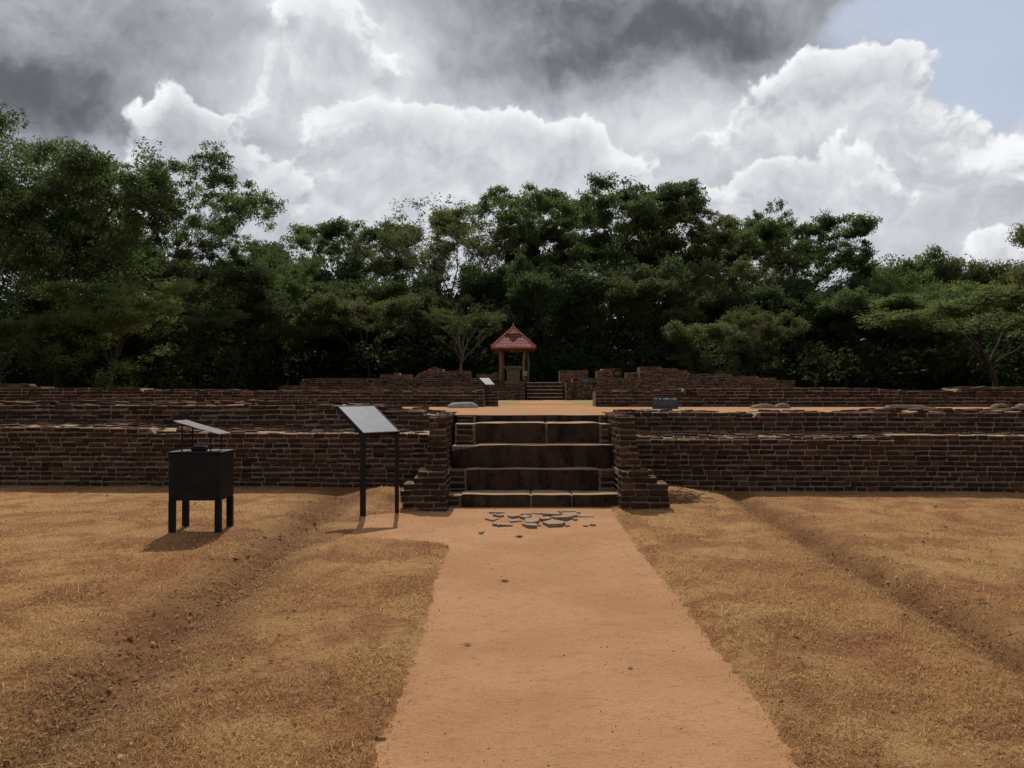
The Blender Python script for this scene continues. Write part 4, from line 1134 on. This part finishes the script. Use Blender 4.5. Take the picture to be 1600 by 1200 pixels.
G1, G2, G3 = 'tall trees of the wood behind the ruin', 'low bushy trees in front of the wood', 'big trees at the left edge of the ruin'
TREES = [
    # big trees at the left
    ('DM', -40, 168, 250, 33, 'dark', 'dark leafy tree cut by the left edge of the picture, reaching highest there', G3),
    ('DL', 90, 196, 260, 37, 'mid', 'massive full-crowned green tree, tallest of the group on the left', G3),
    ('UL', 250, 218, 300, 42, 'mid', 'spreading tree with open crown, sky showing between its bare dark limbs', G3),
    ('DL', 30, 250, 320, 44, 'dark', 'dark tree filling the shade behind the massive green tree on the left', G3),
    ('UL', 345, 345, 220, 47, 'mid', 'lighter spreading tree sloping down on the right flank of the left group', G3),
    ('DM', 300, 395, 260, 45, 'dark', 'round dark tree beneath the open-limbed spreading tree', G3),
    ('DL', 215, 440, 240, 41, 'dark', 'low dark tree between the sunlit rounded one and the round dark one', G3),
    ('DM', 172, 425, 200, 35, 'bright', 'sunlit yellow-green rounded tree low in front of the left group', G3),
    ('DM', 90, 455, 300, 39, 'dark', 'deep-shaded bushy tree behind the sunlit rounded one', G3),
    ('F2', 0, 480, 150, 31, 'mid', 'low green leafy tree at the far left edge just above the brick wall', G3),
    ('D1', 395, 405, 130, 52, 'bright', 'bright green round tree at the foot of the sloping left group', G3),
    # tall wood behind
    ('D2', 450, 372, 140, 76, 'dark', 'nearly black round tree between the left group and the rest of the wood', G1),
    ('U1', 560, 340, 170, 72, 'mid', 'flat-topped tree standing over the brownish low trees left of the shelter', G1),
    ('B2', 640, 345, 150, 74, 'olive', 'thin olive tree left of the bare pale-limbed one', G1),
    ('B1', 705, 318, 200, 66, 'olive', 'almost bare tree with pale forked limbs against the sky', G1),
    ('U3', 790, 290, 190, 72, 'mid', 'tall flat-crowned tree directly above the tiled shelter', G1),
    ('U2', 905, 280, 210, 66, 'mid', 'tallest umbrella-crowned tree, above the gap right of the far steps', G1),
    ('U1', 985, 276, 210, 70, 'dark', 'dark umbrella-crowned tree just right of the tallest one', G1),
    ('U3', 1085, 314, 160, 68, 'olive', 'yellowish thin-leaved tall tree above the small notice board', G1),
    ('U2', 1155, 316, 120, 75, 'mid', 'small-headed tall tree between the yellowish one and the lone dome', G1),
    ('U1', 1268, 334, 180, 63, 'mid', 'lone dome-crowned umbrella tree with sky showing through its limbs', G1),
    ('D1', 1410, 390, 150, 84, 'mid', 'rounded far tree at the low dip of the skyline right of the dome-crowned tree', G1),
    ('D2', 1482, 396, 150, 80, 'brown', 'far tree with russet flushes on its top', G1),
    ('D1', 1565, 402, 130, 80, 'olive', 'rightmost small rounded tree on the far skyline', G1),
    ('D2', 1660, 400, 150, 78, 'dark', 'dark far tree at the right edge of the skyline', G1),
    ('U2', 1195, 360, 120, 70, 'brown', 'brownish tree filling the skyline left of the lone dome', G1),
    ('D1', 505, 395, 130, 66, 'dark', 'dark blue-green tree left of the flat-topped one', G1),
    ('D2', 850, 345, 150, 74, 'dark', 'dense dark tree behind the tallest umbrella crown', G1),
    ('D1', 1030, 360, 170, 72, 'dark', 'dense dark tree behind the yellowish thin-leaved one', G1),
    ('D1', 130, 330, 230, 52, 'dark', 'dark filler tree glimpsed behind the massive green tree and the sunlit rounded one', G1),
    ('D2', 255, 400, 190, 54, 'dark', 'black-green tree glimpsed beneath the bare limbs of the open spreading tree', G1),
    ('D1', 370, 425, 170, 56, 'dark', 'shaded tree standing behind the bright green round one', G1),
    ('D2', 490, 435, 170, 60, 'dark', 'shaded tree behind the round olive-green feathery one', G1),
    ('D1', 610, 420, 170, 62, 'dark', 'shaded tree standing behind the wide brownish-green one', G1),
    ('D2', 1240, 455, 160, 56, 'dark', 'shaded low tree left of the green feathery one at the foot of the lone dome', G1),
    ('D1', 1500, 460, 200, 58, 'dark', 'shaded tree standing behind the blooming feathery one', G1),
    # bushy trees in front
    ('F1', 432, 462, 170, 52, 'bright', 'round olive-green feathery tree with a slim trunk, left of the brownish trees', G2),
    ('F2', 578, 440, 200, 54, 'brown', 'wide brownish-green tree with pale forked trunk above the far platform', G2),
    ('D2', 672, 455, 150, 58, 'dark', 'dark shrubby tree below the bare pale-limbed one', G2),
    ('B2', 720, 470, 120, 52, 'olive', 'sparse twiggy tree left of the tiled shelter', G2),
    ('D1', 775, 400, 120, 60, 'dark', 'black-green tree rising right behind the shelter roof', G2),
    ('D2', 860, 420, 170, 57, 'dark', 'dark tree above the far steps', G2),
    ('D1', 950, 400, 190, 58, 'dark', 'broad dark tree above the square brick stub', G2),
    ('F1', 1018, 430, 160, 56, 'olive', 'slender olive tree above the largest red brick stub', G2),
    ('D2', 1100, 395, 180, 62, 'olive', 'dull olive tree filling the middle height left of the lone dome', G2),
    ('D1', 1108, 500, 120, 49, 'olive', 'low yellowish bush-like tree above the end of the far platform', G2),
    ('D2', 1170, 480, 130, 50, 'brown', 'low dull tree beside the yellowish bush-like one', G2),
    ('D1', 1190, 430, 150, 58, 'dark', 'deep green tree under the brownish skyline tree', G2),
    ('D2', 1285, 420, 150, 60, 'dark', 'dark tree in the shadow under the lone dome', G2),
    ('F1', 1305, 435, 130, 57, 'mid', 'green feathery tree at the right foot of the lone dome', G2),
    ('F2', 1370, 430, 200, 55, 'mid', 'large green feathery tree left of the one with orange blooms', G2),
    ('D2', 1430, 470, 170, 56, 'mid', 'shaded green tree between two feathery ones', G2),
    ('F1', 1440, 425, 140, 62, 'bright', 'light green feathery tree below the russet far tree', G2),
    ('F2', 1555, 430, 330, 43, 'flower', 'wide spreading feathery tree with orange blooms, reaching low at the right', G2),
    ('F1', 1650, 410, 220, 47, 'bright', 'feathery light green tree at the right edge behind the blooming one', G2),
    ('DM', 1735, 300, 245, 30, 'olive', 'near tree whose leafy twig pokes in at the right edge against the sky', G2),
]
for i, (v, px, tp, w, d, lk, lab, grp) in enumerate(TREES): tree(v, px, tp, w, d, lk, lab, group=grp)
# orange blooms on the spreading tree
rs = np.random.RandomState(4)
bl = [((1500 + rs.normal() * 9 - 800) * 40 / F, 40.0 + rs.normal() * .4, CH + (HOR - 479 + rs.normal() * 2) * 40 / F) for _ in range(5)]
V, Fc, A = leaves(bl, [.16] * len(bl), 40, .10, rs)
M_BLOOM = simple_noise_mat('orange bloom', (.55, .10, .03), (.7, .16, .05), 9, .7, 0)
tag(link_mesh('blossom', np_mesh('blossom', V, Fc, A), M_BLOOM), 'small spray of orange blossom on the spreading feathery tree', kind='stuff')

# thicket under the trees and the deep wood behind
for nm, lab, n, y0, y1, hw, zlo, zhi, sz, lk, k in (('undergrowth', 'dark undergrowth beneath the trees', 1300, 47, 60, 46, 1.2, 4.4, .36, 'shaded_thicket', 60),
                                         ('forest', 'deep dark wood behind the trees', 1700, 62, 92, 72, 1.2, 9.2, .85, 'shaded_thicket', 80)):
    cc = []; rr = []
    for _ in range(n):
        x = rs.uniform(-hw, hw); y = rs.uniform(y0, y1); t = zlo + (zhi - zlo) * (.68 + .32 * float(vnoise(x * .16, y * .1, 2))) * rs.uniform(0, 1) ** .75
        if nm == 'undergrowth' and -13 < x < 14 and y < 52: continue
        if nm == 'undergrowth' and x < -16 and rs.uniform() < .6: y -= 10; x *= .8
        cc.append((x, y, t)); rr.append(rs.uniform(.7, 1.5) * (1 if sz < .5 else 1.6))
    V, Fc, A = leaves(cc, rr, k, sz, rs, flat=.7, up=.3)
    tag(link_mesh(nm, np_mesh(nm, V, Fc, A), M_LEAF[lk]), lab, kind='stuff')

# ------------------------------------------------------------------ dry grass
rs = np.random.RandomState(12)


def blades(n, dlo, dhi, power, length, width, lean, seed):
    rs = np.random.RandomState(seed); u = rs.uniform(0, 1, n)
    a = 1 - power; y = (dlo ** a + u * (dhi ** a - dlo ** a)) ** (1 / a)
    x = rs.uniform(-1, 1, n) * (y * .60 + .5)
    dens = vnoise(x * 2.3, y * 2.0, 33) * .6 + vnoise(x * 9, y * 8, 34) * .4
    dens0 = vnoise(x * 3.1, y * 2.3, 91)
    spur = (x < -.78 - .1 * rs.uniform(0, 1, n)) & (y > 9.9) & (rs.uniform(0, 1, n) < np.where(x < -1.25, .8, .5) * (dens0 > .36))
    mg = np.where(rs.uniform(0, 1, n) < .12, rs.uniform(.02, .17, n), .04 * rs.uniform(-.8, 1.4, n))
    keep = (spur | ~in_path(x, y, mg)) & (dens > rs.uniform(.18, .66, n)) & (y < wall_line(x) - .02)
    keep |= (np.hypot((x + 1.35) / .45, (y - 12.35) / .16) < 1) & (rs.uniform(0, 1, n) < .7)
    keep &= ~((np.abs(x - .3) < 1.30) & (y > 12.45)) & ~((np.abs(x + 1.2) < .38) & (y > 12.5)) & ~((np.abs(x - 1.75) < .38) & (y > 12.5))
    keep &= ~((np.hypot(x + 1.75, y - 13.55) < .2) | (np.hypot(x - 2.4, y - 13.55) < .28))
    x, y = x[keep], y[keep]; n = len(x); z = height(x, y) - .003
    az = rs.uniform(0, 6.283, n) + 1.2 * fbm(x * 1.5, y * 1.5, 8); le = np.clip(rs.normal(lean, .28, n), .1, 1.5)
    L = length * rs.uniform(.4, 1.5, n) * (.7 + .6 * vnoise(x * 1.1, y * 1.1, 5)); w = width * rs.uniform(.6, 1.4, n) * np.sqrt(y / 5)
    d = np.stack([np.cos(az) * np.sin(le), np.sin(az) * np.sin(le), np.cos(le)], 1); s = np.stack([-np.sin(az), np.cos(az), np.zeros(n)], 1)
    p = np.stack([x, y, z], 1); top = p + d * L[:, None]; mid = p + d * (L * .55)[:, None] + np.array([0, 0, 1.]) * (L * .10)[:, None]
    V = np.stack([p - s * w[:, None] * .5, p + s * w[:, None] * .5, mid + s * w[:, None] * .45, mid - s * w[:, None] * .45, top], 1).reshape(-1, 3)
    b = np.arange(n) * 5
    Fq = np.concatenate([np.stack([b, b + 1, b + 2], 1), np.stack([b, b + 2, b + 3], 1), np.stack([b + 3, b + 2, b + 4], 1)])
    A = np.repeat(np.clip(rs.beta(1.6, 1.5, n), 0, 1), 5)
    return V, Fq, A


parts = [blades(380000, 3.6, 15.4, 1.35, .036, .0040, 1.15, 1), blades(9000, 3.6, 12, 1.5, .075, .0034, 1.38, 2)]
parts[1] = (parts[1][0], parts[1][1], np.clip(parts[1][2] * .3 + .72, 0, 1))
Vs = []; Fs = []; As = []; b = 0
for V, Fq, A in parts: Vs.append(V); Fs.append(Fq + b); As.append(A); b += len(V)
tag(link_mesh('grass', np_mesh('grass', np.vstack(Vs), np.vstack(Fs), np.concatenate(As)), M_BLADE), 'dry cropped straw-coloured grass either side of the sand path', kind='stuff')

# dead leaves and chaff caught in the drains and between the straw
r = random.Random(88); lt = MB()
for i in range(5200):
    y = 3.7 + 10.8 * r.random() ** 1.5; t = r.random()
    if t < .42: x = -2.0 - .05 * y + r.gauss(0, .22)
    elif t < .62: x = 2.82 + .045 * y + r.gauss(0, .13)
    else: x = r.uniform(-1, 1) * (y * .6 + .4)
    if bool(in_path(x, y, -.02)) or y > wl(x) - .1: continue
    s_ = r.uniform(.006, .020) * (1.8 if r.random() < .06 else 1); a = r.uniform(0, 6.28); z = float(height(x, y)) + r.uniform(.006, .024)
    ux, uy = math.cos(a) * s_, math.sin(a) * s_; w = r.uniform(.3, .6); dz = r.uniform(-.5, .5) * s_
    lt.add([(x - ux, y - uy, z), (x - uy * w, y + ux * w, z + dz), (x + ux, y + uy, z + s_ * .3), (x + uy * w, y - ux * w, z - dz)], [(0, 1, 2), (0, 2, 3)])
M_CHAFF = simple_noise_mat('chaff', (.12, .05, .022), (.42, .27, .13), 55, .8, .0, .0)
tag(lt.build('leaf_litter', M_CHAFF), 'brown leaf litter and chaff lying in the shallow drains of the dry grass', kind='stuff')
